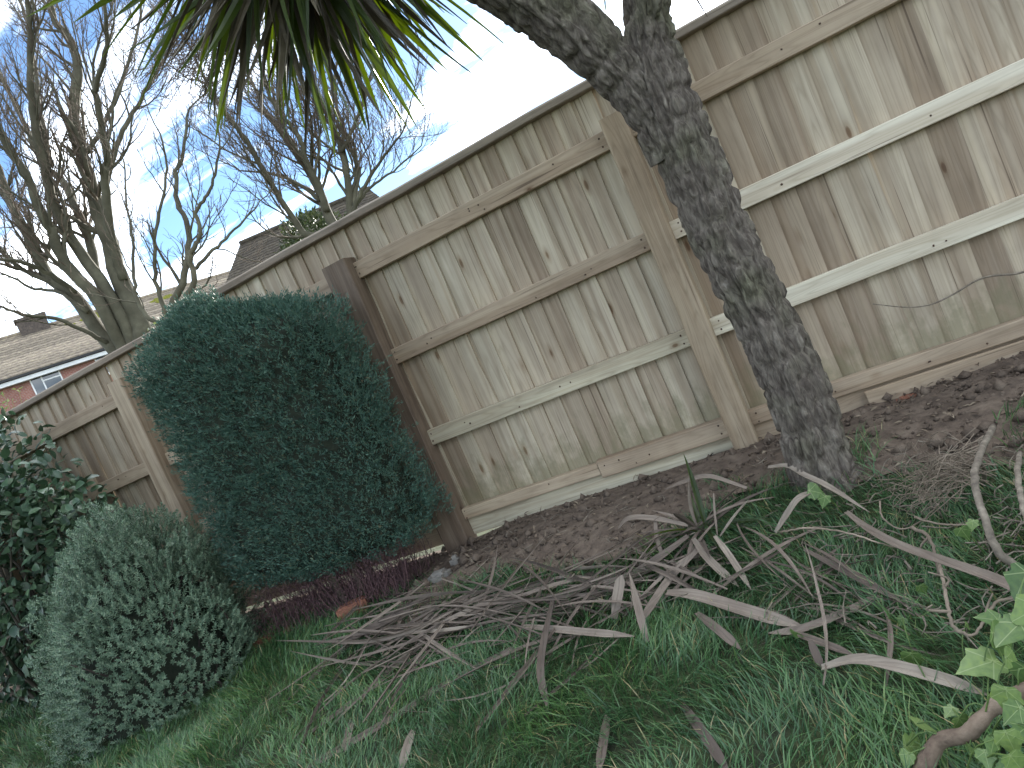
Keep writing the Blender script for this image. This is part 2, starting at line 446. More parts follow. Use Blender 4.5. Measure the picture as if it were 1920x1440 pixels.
# ------------------------------------------------------------------ the fence
fence = empty('wooden_fence', (-1.2, 0.0, 0.0))
tag(fence, 'tall timber fence of overlapping vertical boards on posts and rails', 'fence')
PITCH = 0.105
POSTS = [-7.3, -5.55, -3.79, -2.02, -0.42, 1.5, 3.2]
def board_mesh(k):
    """a tapered board, slightly cupped, with a wandering edge; local origin at its foot"""
    rg = np.random.default_rng(100 + k)
    rows = 8; w = 0.127; L = 1.0
    cols = 5
    v = []; f = []
    wl_ = (rg.random(rows) - 0.5) * 0.006; wr_ = (rg.random(rows) - 0.5) * 0.006
    if k % 5 == 0:
        wr_[3:5] -= 0.010; wl_[2] += 0.006
    bend = np.cumsum((rg.random(rows) - 0.5) * 0.004); bend -= np.linspace(bend[0], bend[-1], rows)
    cup = (rg.random() - 0.4) * 0.006
    for r_ in range(rows):
        z = L * r_ / (rows - 1)
        for c_ in range(cols):
            s = c_ / (cols - 1)
            x = -w / 2 + w * s + (wl_[r_] * (1 - s) + wr_[r_] * s)
            y = -0.0005 + 0.017 * (1 - s) + cup * (1 - (2 * s - 1) ** 2) * -1 + bend[r_]
            if c_ in (0, cols - 1): y += 0.0015
            v.append((x, y, z))
    n = rows * cols
    for r_ in range(rows):
        z = L * r_ / (rows - 1)
        for c_ in (0, cols - 1):
            s = c_ / (cols - 1)
            x = -w / 2 + w * s + (wl_[r_] * (1 - s) + wr_[r_] * s)
            th = 0.005 + 0.009 * s
            y = 0.017 * (1 - s) + th + bend[r_]
            v.append((x, y, z))
    for r_ in range(rows - 1):
        for c_ in range(cols - 1):
            a = r_ * cols + c_
            f.append((a, a + 1, a + cols + 1, a + cols))
        b = n + r_ * 2
        f.append((b + 1, b, b + 2, b + 3))
        f.append((r_ * cols, (r_ + 1) * cols, b + 2, b))
        f.append((r_ * cols + cols - 1, b + 1, b + 3, (r_ + 1) * cols + cols - 1))
    f.append(tuple(range(cols))[::-1] + (n, n + 1))
    t0 = (rows - 1) * cols; b = n + (rows - 1) * 2
    f.append(tuple(range(t0, t0 + cols)) + (b + 1, b))
    mb = MB(); mb.add(v, f)
    return mb.mesh('board', M['board'], False)
BM = [board_mesh(k) for k in range(12)]
nb = int((3.25 + 7.4) / PITCH)
for i in range(nb):
    x = -7.35 + i * PITCH + random.uniform(-0.006, 0.006)
    o = obj('board', BM[(i * 5 + random.randrange(3)) % 12])
    top = 1.800 if x > -3.3 else 1.772
    z0 = 0.125 + random.uniform(-0.004, 0.004)
    o.scale = (1, 1, top - z0 + 0.002)
    o.rotation_euler = (random.uniform(-0.002, 0.002), random.uniform(-0.005, 0.005), random.uniform(-0.03, 0.03))
    o.parent = fence
    o.location = Vector((x, random.uniform(0.0, 0.004), z0)) - fence.location
def rail(x0, x1, z0, z1, mat, y0=-0.047, tilt=0.0, rnd=0.0):
    mb = MB()
    n = 9; v = []; f = []
    rg = np.random.default_rng(int(abs(x0 * 100) + z0 * 1000))
    wob = np.cumsum((rg.random(n) - 0.5) * 0.003); wob -= np.linspace(wob[0], wob[-1], n)
    ch = 0.003
    prof = [(y0 + ch, z0), (y0, z0 + ch), (y0, z1 - ch), (y0 + ch, z1), (-0.0015, z1), (-0.0015, z0)]
    for i in range(n):
        s = i / (n - 1); x = x0 + (x1 - x0) * s
        for (yy, zz) in prof:
            v.append((x, yy, zz + wob[i] + tilt * (s - 0.5)))
    k = len(prof)
    for i in range(n - 1):
        for j in range(k):
            f.append((i * k + j, i * k + (j + 1) % k, (i + 1) * k + (j + 1) % k, (i + 1) * k + j))
    f.append(tuple(range(k))); f.append(tuple((n - 1) * k + j for j in range(k))[::-1])
    mb.add(v, f); me = mb.mesh('rail', mat); fix_normals(me)
    return obj('rail', me, fence)
PW = {-2.02: 0.076, -3.79: 0.062}
for a, b in zip(POSTS[:-1], POSTS[1:]):
    x0 = a + PW.get(a, 0.056) - 0.004; x1 = b - PW.get(b, 0.056) + 0.004
    right = a > -0.5; mid = -2.1 < a < -2.0
    dz = -0.02 if b < -3.7 else 0.0
    rail(x0, x1, 1.512 + dz, 1.600 + dz, M['rail'])
    rail(x0, x1, 1.020, 1.104, M['rail_new'] if right else M['rail'], tilt=0.004)
    rail(x0, x1, 0.542, 0.626, M['rail_new'] if right else (M['rail_pale'] if mid else M['rail']))
    if mid:
        rail(x0, -1.135, 0.098, 0.158, M['rail'])
        rail(-1.13, x1, 0.082, 0.172, M['rail'], y0=-0.055)
    else:
        rail(x0, x1, 0.095, 0.165, M['rail'])
    gb = MB(); gb.add(*box_vf(a + 0.01, b - 0.01, -0.0215, 0.0, 0.0 if not right else 0.004, 0.122, 0.003))
    obj('gravel_board', gb.mesh('gravel_board', M['rail'] if not mid else M['rail_pale']), fence)
# a second board nailed low on the right hand bay
gb = MB(); gb.add(*box_vf(0.12, 1.44, -0.068, -0.0495, 0.012, 0.085, 0.003)); obj('gravel_board', gb.mesh('gravel_board', M['rail']), fence)
M['nail'] = noise_mat('rusty_nail', [(0.3, (0.035, 0.022, 0.016)), (0.7, (0.10, 0.055, 0.035))], 60.0, 3.0, 0.6, 0.0)
rgn = np.random.default_rng(6); mbn = MB()
for a, b in zip(POSTS[:-1], POSTS[1:]):
    for zc_ in (1.556, 1.062, 0.584, 0.128):
        spots = [a + 0.09, b - 0.09] + [rgn.uniform(a + 0.2, b - 0.2) for _ in range(5)]
        for k, xx in enumerate(spots):
            for dz_ in ((-0.02, 0.02) if k < 2 else (rgn.uniform(-0.025, 0.025),)):
                mbn.add(*tube_vf([(xx + rgn.normal() * 0.004, -0.0462 if zc_ > 0.2 else -0.0560, zc_ + dz_), (xx, -0.0490 if zc_ > 0.2 else -0.0575, zc_ + dz_)], rgn.uniform(0.0032, 0.0048), 8))
nh = obj('nail_heads', mbn.mesh('nail_heads', M['nail']), fence); nh['kind'] = 'stuff'
def post(x, hw, top, mat, depth=0.115, lean=0.0):
    n = 14; rg = np.random.default_rng(int(x * 1000 + 9000)); v = []; f = []
    ch = 0.006
    prof = [(-hw + ch, -depth), (hw - ch, -depth), (hw, -depth + ch), (hw, -0.003), (-hw, -0.003), (-hw, -depth + ch)]
    k = len(prof)
    for i in range(n):
        z = -0.35 + (top + 0.35) * i / (n - 1)
        jx = (rg.random() - 0.5) * 0.006
        for (xx, yy) in prof:
            v.append((x + xx + jx + lean * (z - 0.8), yy + (rg.random() - 0.5) * 0.003, z))
    for i in range(n - 1):
        for j in range(k):
            f.append((i * k + j, i * k + (j + 1) % k, (i + 1) * k + (j + 1) % k, (i + 1) * k + j))
    f.append(tuple(range(k))[::-1]); f.append(tuple((n - 1) * k + j for j in range(k)))
    mb = MB(); mb.add(v, f)
    me = mb.mesh('post', mat); fix_normals(me)
    return obj('post', me, fence)
for x in POSTS:
    post(x, PW.get(x, 0.056), 1.634, M['post_old'] if x == -2.02 else M['post'], lean=(0.004 if x == -2.02 else 0.0))
def cap_piece(x0, x1, z0, z1):
    n = 24; v = []; f = []; rg = np.random.default_rng(int(abs(x0) * 77))
    wob = np.cumsum((rg.random(n) - 0.5) * 0.004); wob -= np.linspace(wob[0], wob[-1], n)
    prof = [(-0.042, z0), (-0.046, z0 + 0.004), (-0.046, z1 - 0.012), (-0.038, z1 - 0.003), (-0.028, z1), (0.045, z1), (0.052, z1 - 0.006), (0.052, z0)]
    k = len(prof)
    for i in range(n):
        x = x0 + (x1 - x0) * i / (n - 1)
        for (yy, zz) in prof: v.append((x, yy, zz + wob[i]))
    for i in range(n - 1):
        for j in range(k):
            f.append((i * k + j, i * k + (j + 1) % k, (i + 1) * k + (j + 1) % k, (i + 1) * k + j))
    f.append(tuple(range(k))); f.append(tuple((n - 1) * k + j for j in range(k))[::-1])
    mb = MB(); mb.add(v, f); me = mb.mesh('capping_rail', M['cap']); fix_normals(me)
    return obj('capping_rail', me, fence)
cap_piece(-7.4, -3.345, 1.769, 1.812)
cap_piece(-3.30, -0.42, 1.797, 1.842)
cap_piece(-0.414, 3.3, 1.797, 1.840)
# ------------------------------------------------------------------ houses beyond the fence
M['brick_wall'] = None
def brick_mat():
    ma, nt, out = new_mat('red_brick'); T = NT(nt)
    tc = T.n('ShaderNodeTexCoord')
    b = T.n('ShaderNodeTexBrick', {'Vector': tc.outputs['UV'], 'Color1': (0.27, 0.095, 0.07, 1), 'Color2': (0.36, 0.15, 0.11, 1), 'Mortar': (0.33, 0.28, 0.25, 1), 'Scale': 1.0, 'Mortar Size': 0.008, 'Brick Width': 0.225, 'Row Height': 0.075})
    n = T.n('ShaderNodeTexNoise', {'Vector': tc.outputs['Object'], 'Scale': 1.2, 'Detail': 5.0})
    v = T.ramp(n.outputs['Fac'], [(0.3, (0.75, 0.75, 0.75)), (0.7, (1.1, 1.08, 1.05))])
    c = T.mix(1.0, b.outputs['Color'], v, 'MULTIPLY')
    p = T.n('ShaderNodeBsdfPrincipled', {'Base Color': c, 'Roughness': 0.9})
    nt.links.new(p.outputs[0], out.inputs['Surface'])
    return ma
M['brick_wall'] = brick_mat()
M['roof'] = noise_mat('lichened_roof_tile', [(0.3, (0.13, 0.105, 0.08)), (0.52, (0.24, 0.195, 0.145)), (0.7, (0.32, 0.27, 0.18))], 5.0, 8.0, 0.95, 0.8, 0.05, per_object=0.5)
M['roof_dark'] = noise_mat('brown_roof_tile', [(0.3, (0.032, 0.026, 0.02)), (0.5, (0.065, 0.052, 0.038)), (0.7, (0.105, 0.09, 0.06))], 9.0, 8.0, 0.95, 0.8, 0.05, per_object=0.45)
M['moss'] = noise_mat('roof_moss', [(0.3, (0.09, 0.10, 0.012)), (0.7, (0.22, 0.21, 0.03))], 20.0, 5.0, 1.0, 0.9, 0.05)
M['white'] = noise_mat('white_window_paint', [(0.3, (0.68, 0.68, 0.66)), (0.7, (0.80, 0.80, 0.78))], 2.0, 3.0, 0.4, 0.0)
M['gutter'] = noise_mat('black_gutter', [(0.3, (0.012, 0.012, 0.013)), (0.7, (0.03, 0.03, 0.03))], 3.0, 3.0, 0.35, 0.0)
M['lead'] = noise_mat('chimney_brick', [(0.3, (0.06, 0.05, 0.045)), (0.7, (0.14, 0.11, 0.09))], 8.0, 5.0, 0.9, 0.6, 0.03)
ma, nt, out = new_mat('window_glass'); T = NT(nt)
p = T.n('ShaderNodeBsdfPrincipled', {'Base Color': (0.035, 0.045, 0.055, 1), 'Roughness': 0.04, 'Specular IOR Level': 0.8}); nt.links.new(p.outputs[0], out.inputs['Surface'])
M['glass'] = ma

def house(P, ang, length, depth, eave_h, ridge_h, back_len, names, wallm, roofm, windows, chimney_at, hip=0.0, tiles_step=0.34, moss_at=()):
    """P = foot of the facade, below its left end in view; the facade runs along ang, the roof climbs away from it"""
    root = empty('house', P)
    t = np.array([math.cos(ang), math.sin(ang), 0]); n = np.array([t[1], -t[0], 0]); z = np.array([0, 0, 1.0]); P = np.asarray(P, float)
    def W(s, d, h): return P + t * s - n * d + z * h            # along, into the house, up
    def quadbox(s0, s1, d0, d1, h0, h1):
        v = [W(s, d, h) for h in (h0, h1) for (s, d) in ((s0, d0), (s1, d0), (s1, d1), (s0, d1))]
        f = [(0, 3, 2, 1), (4, 5, 6, 7), (0, 1, 5, 4), (1, 2, 6, 5), (2, 3, 7, 6), (3, 0, 4, 7)]
        return v, f
    s0, s1 = -back_len, length
    mb = MB(); mb.add(*quadbox(s0, s1, 0, depth, -2.0, eave_h))
    hd = depth / 2
    if hip == 0:                                               # gable ends
        for s in (s0 + 0.002, s1 - 0.002):
            mb.add([W(s, 0, eave_h), W(s, depth, eave_h), W(s, hd, ridge_h - 0.1)], [(0, 1, 2)])
    me = mb.mesh('wall', wallm)
    uv = me.uv_layers.new(name='UVMap')
    for pl in me.polygons:
        nn = pl.normal
        for li in pl.loop_indices:
            co = me.vertices[me.loops[li].vertex_index].co
            uv.data[li].uv = ((co.x * t[0] + co.y * t[1]) + (co.x * n[0] + co.y * n[1]), co.z)
    obj('wall', me, root)
    # roof slab and its tile courses
    ov = 0.35
    mb = MB()
    e0, e1 = s0 - 0.25, s1 + 0.25
    dh = (ridge_h - eave_h) / hd
    def sheet(lift):
        return [W(e0, -ov, eave_h - ov * dh + lift), W(e1, -ov, eave_h - ov * dh + lift), W(e1 - hip, hd, ridge_h + lift), W(e0 + hip, hd, ridge_h + lift), W(e1, depth + ov, eave_h - ov * dh + lift), W(e0, depth + ov, eave_h - ov * dh + lift)]
    v = sheet(0.0) + sheet(0.12)
    f = [(6, 7, 8, 9), (9, 8, 10, 11), (0, 3, 2, 1), (3, 5, 4, 2), (0, 1, 7, 6), (4, 5, 11, 10), (1, 2, 8, 7), (2, 4, 10, 8), (5, 3, 9, 11), (3, 0, 6, 9)]
    mb.add(v, f)
    roof = obj('roof', mb.mesh('roof', roofm), root)
    nc = int(math.hypot(hd + ov, ridge_h - eave_h + ov * dh) / tiles_step)
    for k in range(nc):
        a = k / nc; b = (k + 1) / nc + 0.02
        mbk = MB()
        def pt(s_end, fr, lift):
            d = -ov + (hd + ov) * fr; h = eave_h - ov * dh + (ridge_h - eave_h + ov * dh) * fr
            return (d, h + lift)
        la, ha = pt(0, a, 0.175); lb, hb = pt(0, min(b, 1), 0.135)
        sa0, sa1 = e0 + hip * a, e1 - hip * a; sb0, sb1 = e0 + hip * min(b, 1), e1 - hip * min(b, 1)
        nseg = max(2, int((sa1 - sa0) / 0.30)); vv = []; ff = []
        for i in range(nseg + 1):
            s = i / nseg; wv = 0.022 if i % 2 else 0.0
            vv += [W(sa0 + (sa1 - sa0) * s, la, ha - 0.05), W(sa0 + (sa1 - sa0) * s, la, ha + wv), W(sb0 + (sb1 - sb0) * s, lb, hb + wv)]
        for i in range(nseg):
            q = i * 3
            ff += [(q, q + 3, q + 4, q + 1), (q + 1, q + 4, q + 5, q + 2)]
        mbk.add(vv, ff)
        obj('tile_course', mbk.mesh('tile_course', roofm), roof)
    # ridge tiles as one capped roll
    pts = [W(e0 + hip, hd, ridge_h + 0.16), W(e1 - hip, hd, ridge_h + 0.16)]
    mb = MB(); mb.add(*tube_vf(smooth_path(pts, 30), 0.13, 8)); obj('ridge', mb.mesh('ridge', roofm, True), roof)
    # gutter and fascia
    mb = MB(); mb.add(*quadbox(e0 + 0.1, e1 - 0.1, -ov - 0.10, -ov - 0.002, eave_h - ov * dh - 0.02, eave_h - ov * dh + 0.10)); obj('gutter', mb.mesh('gutter', M['gutter']), root)
    mb = MB(); mb.add(*quadbox(e0 + 0.12, e1 - 0.12, -ov + 0.002, -0.004, eave_h - ov * dh - 0.26, eave_h - ov * dh - 0.05)); obj('fascia', mb.mesh('fascia', M['white']), root)
    for (ws, ww, wh, wtop) in windows:
        h1 = eave_h + wtop; h0 = h1 - wh
        mb = MB(); fr = 0.07
        bars = [(ws, ws + ww, h0, h0 + fr), (ws, ws + ww, h1 - fr, h1), (ws, ws + fr, h0 + fr, h1 - fr), (ws + ww - fr, ws + ww, h0 + fr, h1 - fr), (ws + ww * 0.36, ws + ww * 0.36 + fr, h0 + fr, h1 - fr), (ws + ww * 0.36 + fr, ws + ww - fr, h0 + wh * 0.66, h0 + wh * 0.66 + fr)]
        for (a0, a1, b0, b1) in bars: mb.add(*quadbox(a0, a1, -0.05, -0.002, b0, b1))
        wnd = obj('window', mb.mesh('window', M['white']), root)
        for (a0, a1, b0, b1) in [(ws + fr, ws + ww * 0.36, h0 + fr, h1 - fr), (ws + ww * 0.36 + fr, ws + ww - fr, h0 + fr, h0 + wh * 0.66), (ws + ww * 0.36 + fr, ws + ww - fr, h0 + wh * 0.66 + fr, h1 - fr)]:
            mp = MB(); mp.add(*quadbox(a0, a1, -0.02, -0.004, b0, b1)); obj('pane', mp.mesh('pane', M['glass']), wnd)
        mp = MB(); mp.add(*quadbox(ws - 0.06, ws + ww + 0.06, -0.12, -0.003, h0 - 0.09, h0 - 0.003)); obj('sill', mp.mesh('sill', M['white']), wnd)
    if chimney_at is not None:
        cs, cw, cd, ch = chimney_at
        mb = MB(); mb.add(*quadbox(cs, cs + cw, hd - cd / 2, hd + cd / 2, ridge_h - 0.9, ridge_h + ch)); mb.add(*quadbox(cs - 0.07, cs + cw + 0.07, hd - cd / 2 - 0.07, hd + cd / 2 + 0.07, ridge_h + ch + 0.003, ridge_h + ch + 0.16))
        c = obj('chimney', mb.mesh('chimney', M['lead']), roof)
    for (ms, fr, mr) in moss_at:
        d = -ov + (hd + ov) * fr; h = eave_h - ov * dh + (ridge_h - eave_h + ov * dh) * fr
        rg = np.random.default_rng(int(ms * 10)); mb = MB()
        for k in range(26):
            s_ = ms + rg.normal() * mr; d_ = rg.normal() * mr * 0.35
            c = W(s_, d + d_, h + d_ * dh + 0.19); a = rg.random() * 0.16 + 0.06
            vv = [c + t * a * math.cos(q_) - n * a * math.sin(q_) * 0.9 + z * a * math.sin(q_) * dh * 0.9 for q_ in np.linspace(0, 2 * math.pi, 7)[:-1]] + [c + z * 0.06]
            mb.add(vv, [(i, (i + 1) % 6, 6) for i in range(6)])
        obj('moss', mb.mesh('moss', M['moss']), roof)
    return root
h1 = house((-36.8, 22.5, 4.15), math.radians(55), 19.5, 8.4, 5.15, 7.95, 8.0, None, M['brick_wall'], M['roof'],
           [(1.15, 1.45, 1.05, -0.42), (4.35, 1.6, 1.05, -0.42), (8.2, 1.4, 1.05, -0.42), (-2.6, 1.4, 1.05, -0.42)], (1.9, 1.5, 0.8, 0.75), moss_at=[(5.6, 0.86, 0.5), (9.6, 0.8, 0.35), (7.2, 0.7, 0.3)])
tag(h1, 'red brick house with lichened tile roof, chimney and white windows beyond the fence', 'house')
P2 = dep(398, 552, 27.0)
h2 = house((P2[0], P2[1] - 1.0, 2.0), math.radians(24), 8.6, 8.5, P2[2] - 2.0 - 1.6, P2[2] - 2.0 + 2.0, 0.0, None, M['brick_wall'], M['roof_dark'], [(3.0, 1.5, 1.1, -0.5)], None, hip=1.6, tiles_step=0.2)
tag(h2, 'house showing only its dark brown hipped roof above the fence', 'house')

# ------------------------------------------------------------------ bare trees beyond the fence
def grow(acc, p, d, L, r, level, rg, up=0.42):
    """a bending side shoot and its own shoots, added to the list acc[level]"""
    nseg = {0: 7, 1: 5, 2: 3}[level]
    pts = [p]; q = p.copy(); dd = d / np.linalg.norm(d)
    for i in range(nseg):
        dd = dd + rg.normal(size=3) * (0.16 if level < 2 else 0.2) + np.array([0, 0, up * 0.45])
        dd /= np.linalg.norm(dd)
        q = q + dd * L / nseg; pts.append(q.copy())
    pts = np.array(pts)
    rad = np.linspace(r, max(r * 0.30, 0.0018), len(pts))
    acc[level].append((pts, rad))
    if level < 2:
        step = {0: 0.14, 1: 0.088}[level]
        nchild = max(2, int(L / step))
        for k in range(nchild):
            s = 0.15 + 0.85 * (k + rg.random()) / nchild
            x = s * nseg; i = min(int(x), nseg - 1); fr = x - i
            c = pts[i] * (1 - fr) + pts[i + 1] * fr
            ax = pts[i + 1] - pts[i]; ax /= np.linalg.norm(ax)
            side = np.cross(ax, rg.normal(size=3)); side /= np.linalg.norm(side) + 1e-9
            a = rg.uniform(0.35, 0.85)
            cl = L * rg.uniform(0.32, 0.6) * (1.15 - 0.6 * s)
            grow(acc, c, ax * math.cos(a) + side * math.sin(a), max(cl, 0.12), max(r * 0.5 * (1 - 0.5 * s), 0.0035), level + 1, rg, up)
def bare_tree(name, label, t0, root_px, stems, seed, br_step=0.22, len0=1.6, bare=0.14):
    """stems: (list of points of the survey picture, width there in px at start, at end, how much nearer or farther its top is)"""
    rg = np.random.default_rng(seed)
    R0 = dep(*root_px, t0)
    gz = float(ground_z(np.array([R0[0]]), np.array([R0[1]]))[0])
    root = empty(name, (R0[0], R0[1], gz))
    tag(root, label, 'tree', 'bare trees beyond the fence')
    acc = {0: [], 1: [], 2: []}
    mb = MB(); rt = max(s[1] for s in stems) / 2 / F_PX * t0
    mb.add(*tube_vf(smooth_path([(R0[0], R0[1], gz - 0.3), ((R0[0]) + 0.05, R0[1], gz + (R0[2] - gz) * 0.6), R0 + np.array([0, 0, 0.12])], 8), np.linspace(rt * 1.9, rt * 1.25, 8), 10))
    obj('trunk', mb.mesh('trunk', M['bark'], True), root)
    for (pl, w0, w1, dd) in stems:
        n = len(pl)
        cum = np.concatenate([[0], np.cumsum([math.hypot(pl[i + 1][0] - pl[i][0], pl[i + 1][1] - pl[i][1]) for i in range(n - 1)])])
        s = cum / cum[-1]
        P = [dep(x, y, t0 + dd * s_ ** 1.2) for (x, y), s_ in zip(pl, s)]
        path = smooth_path(P, max(10, n * 4))
        path[1:-1] += rg.normal(size=path[1:-1].shape) * 0.008
        rad = np.linspace(w0, w1, len(path)) / 2 / F_PX * t0
        mb = MB(); mb.add(*tube_vf(path, rad, 9)); obj('limb', mb.mesh('limb', M['bark'], True), root)
        seg = np.linalg.norm(np.diff(path, axis=0), axis=1); L = seg.sum(); cs = np.concatenate([[0], np.cumsum(seg)])
        nbch = int(L / br_step)
        for k in range(nbch):
            x = L * (bare + (1 - bare) * (k + rg.random()) / nbch)
            i = min(np.searchsorted(cs, x) - 1, len(path) - 2); i = max(i, 0); fr = (x - cs[i]) / seg[i]
            c = path[i] * (1 - fr) + path[i + 1] * fr
            ax = path[i + 1] - path[i]; ax /= np.linalg.norm(ax)
            side = np.cross(ax, rg.normal(size=3)); side /= np.linalg.norm(side) + 1e-9
            a = rg.uniform(0.35, 0.85)
            rl = rad[i] * rg.uniform(0.28, 0.55)
            grow(acc, c, ax * math.cos(a) + side * math.sin(a), len0 * rg.uniform(0.5, 1.1) * (1.1 - 0.45 * x / L), max(rl, 0.009), 0, rg)
        grow(acc, path[-1], path[-1] - path[-2], len0 * 0.9, rad[-1] * 0.9, 0, rg)
    for lv, (nm, sides) in enumerate([('branches', 5), ('boughs', 4), ('twigs', 3)]):
        mb = MB()
        for pts, rad in acc[lv]: mb.add(*tube_vf(pts, rad, sides, cap=False))
        o = obj(nm, mb.mesh(nm, M['bark'] if lv == 0 else M['twig'], True), root)
        o['kind'] = 'stuff'
    return root
bare_tree('bare_tree', 'large many-stemmed bare tree left of the others, in front of the brick house', 11.0, (258, 690), [
    ([(255, 690), (206, 646), (142, 559), (90, 515), (66, 467), (42, 425), (21, 380), (0, 325), (-25, 250), (-50, 160)], 30, 9, 1.0),
    ([(255, 690), (224, 640), (185, 565), (127, 501), (92, 427), (69, 380), (50, 328), (17, 283), (-5, 235), (-35, 140)], 26, 7, -1.2),
    ([(255, 690), (232, 631), (185, 528), (169, 459), (148, 406), (117, 340), (78, 303), (47, 236), (20, 180), (-10, 120)], 24, 6, 2.0),
    ([(255, 690), (243, 625), (190, 528), (142, 462), (106, 396), (85, 320), (64, 225), (57, 160), (58, 80), (50, 0), (45, -80)], 26, 6, -0.6),
    ([(262, 690), (264, 612), (224, 522), (206, 459), (185, 401), (170, 345), (155, 292), (139, 208), (147, 139), (133, 78), (105, 42), (94, 0), (85, -80)], 38, 7, 0.4),
    ([(232, 525), (211, 459), (200, 380), (197, 320), (200, 292), (183, 194), (178, 167), (195, 110), (200, 40), (190, -50)], 19, 5, -1.5),
    ([(199, 347), (222, 264), (250, 208), (285, 150), (320, 90), (350, 20)], 11, 4, 1.5),
    ([(156, 300), (185, 250), (215, 190), (240, 120), (262, 40), (270, -40)], 10, 4, 1.0),
    ([(95, 310), (80, 240), (69, 190), (66, 130), (55, 60), (30, -20)], 14, 5, 1.6),
    ([(142, 549), (87, 512), (40, 491), (0, 485), (-60, 470)], 11, 4, -1.0),
    ([(206, 646), (148, 617), (100, 596), (47, 590), (0, 575), (-60, 560)], 9, 3, -1.4),
    ([(165, 585), (110, 548), (60, 540), (10, 515), (-50, 505)], 8, 3, 0.5),
], 5, br_step=0.25, bare=0.30)
bare_tree('bare_tree', 'slender bare tree with two curving stems between the large bare trees', 9.0, (335, 625), [
    ([(335, 625), (319, 583), (343, 533), (351, 486), (354, 433), (332, 380), (330, 330), (345, 280), (350, 220)], 16, 5, 0.4),
    ([(340, 625), (343, 570), (364, 528), (356, 486), (366, 462), (375, 433), (369, 393), (387, 370), (402, 330), (412, 280)], 13, 4, -0.5),
    ([(330, 625), (285, 600), (262, 573), (251, 528), (248, 446), (237, 380), (232, 300)], 10, 3, 0.6),
    ([(332, 625), (309, 583), (293, 528), (290, 459), (303, 380), (312, 310), (300, 250)], 10, 3, -0.3),
    ([(358, 508), (400, 470), (440, 430), (480, 390)], 8, 3, 0.5),
], 8, br_step=0.3, len0=1.0)
bare_tree('bare_tree', 'bare spreading tree rising behind the middle of the fence beside the bright clouds', 12.5, (650, 440), [
    ([(645, 440), (622, 417), (587, 335), (552, 283), (522, 242), (499, 210), (470, 150)], 22, 6, 0.8),
    ([(612, 396), (604, 364), (575, 306), (563, 262), (543, 233), (508, 187), (490, 130)], 14, 5, -0.8),
    ([(655, 440), (657, 400), (651, 335), (639, 277), (622, 227), (587, 146), (570, 80)], 17, 5, 0.3),
    ([(658, 405), (662, 388), (671, 321), (654, 268), (633, 204), (628, 140), (640, 80)], 12, 4, 1.2),
    ([(662, 400), (674, 367), (694, 330), (721, 292), (756, 245)], 10, 3, -0.6),
    ([(640, 440), (575, 440), (557, 420), (511, 350), (470, 277), (444, 239), (400, 181), (370, 120)], 14, 5, -1.0),
    ([(668, 385), (690, 355), (728, 328), (775, 288)], 7, 3, 0.5),
    ([(600, 375), (560, 345), (505, 325), (450, 320)], 9, 3, 0.6),
    ([(640, 285), (668, 225), (690, 160), (700, 110)], 8, 3, -0.4),
], 13, br_step=0.17, len0=1.75)

# ------------------------------------------------------------------ leaf helpers
def cards(centers, dirs, normals, length, width, pts=((0, -0.5), (0.4, 0.5), (1.0, 0.0)), shape='kite'):
    """one small bent leaf per centre: (n,3) arrays -> verts, faces (two triangles each)"""
    n = len(centers)
    d = dirs / (np.linalg.norm(dirs, axis=1)[:, None] + 1e-9)
    s = np.cross(d, normals); s /= np.linalg.norm(s, axis=1)[:, None] + 1e-9
    up = np.cross(s, d)
    L = np.broadcast_to(length, (n,))[:, None]; Wd = np.broadcast_to(width, (n,))[:, None]
    a = centers
    b = centers + d * L * 0.45 + s * Wd * 0.5 + up * Wd * 0.12
    c = centers + d * L - up * L * 0.10
    e = centers + d * L * 0.45 - s * Wd * 0.5 + up * Wd * 0.12
    v = np.stack([a, b, c, e], 1).reshape(-1, 3)
    k = np.arange(n) * 4
    f = np.stack([np.stack([k, k + 1, k + 2], 1), np.stack([k, k + 2, k + 3], 1)], 1).reshape(-1, 3)
    return v, f
def unit(n, rg):
    v = rg.normal(size=(n, 3)); return v / np.linalg.norm(v, axis=1)[:, None]

# ------------------------------------------------------------------ evergreen behind the fence
M['evergreen'] = leaf_mat('evergreen_leaf', [(0.0, (0.03, 0.045, 0.018)), (0.5, (0.06, 0.085, 0.03)), (1.0, (0.10, 0.12, 0.05))], 0.5, 0.2)
def leafy_bush(name, label, c, rad, n, lsize, mat, seed):
    rg = np.random.default_rng(seed)
    root = empty(name, (c[0], c[1], float(ground_z(np.array([c[0]]), np.array([c[1]]))[0])))
    tag(root, label, 'bush')
    u_ = unit(n, rg); rr = 0.45 + 0.55 * rg.random(n) ** 0.6
    lob = 0.75 + 0.5 * vnoise(u_ * 2.3 + 7, seed)
    P = np.asarray(c) + u_ * (rr * lob)[:, None] * np.asarray(rad)
    v, f = cards(P, u_ + unit(n, rg) * 0.9, unit(n, rg), rg.uniform(0.7, 1.3, n) * lsize, rg.uniform(0.7, 1.2, n) * lsize * 0.5)
    o = obj('foliage', arr_mesh('foliage', v, f, mat), root); o['kind'] = 'stuff'
    mb = MB(); g = root.location
    for k in range(5):
        e = np.asarray(c) + unit(1, rg)[0] * np.asarray(rad) * 0.6
        mb.add(*tube_vf(smooth_path([(g.x, g.y, g.z - 0.1), (g.x + (e[0] - g.x) * 0.3, g.y + (e[1] - g.y) * 0.3, (g.z + e[2]) / 2), e], 7), np.linspace(0.06, 0.015, 7), 6))
    obj('stem', mb.mesh('stem', M['bark'], True), root)
    return root
eb = dep(585, 440, 15.0)
leafy_bush('evergreen_bush', 'small evergreen bush behind the fence below the spreading bare tree', (eb[0], eb[1], eb[2] - 0.25), (0.75, 0.75, 0.75), 2600, 0.10, M['evergreen'], 31)

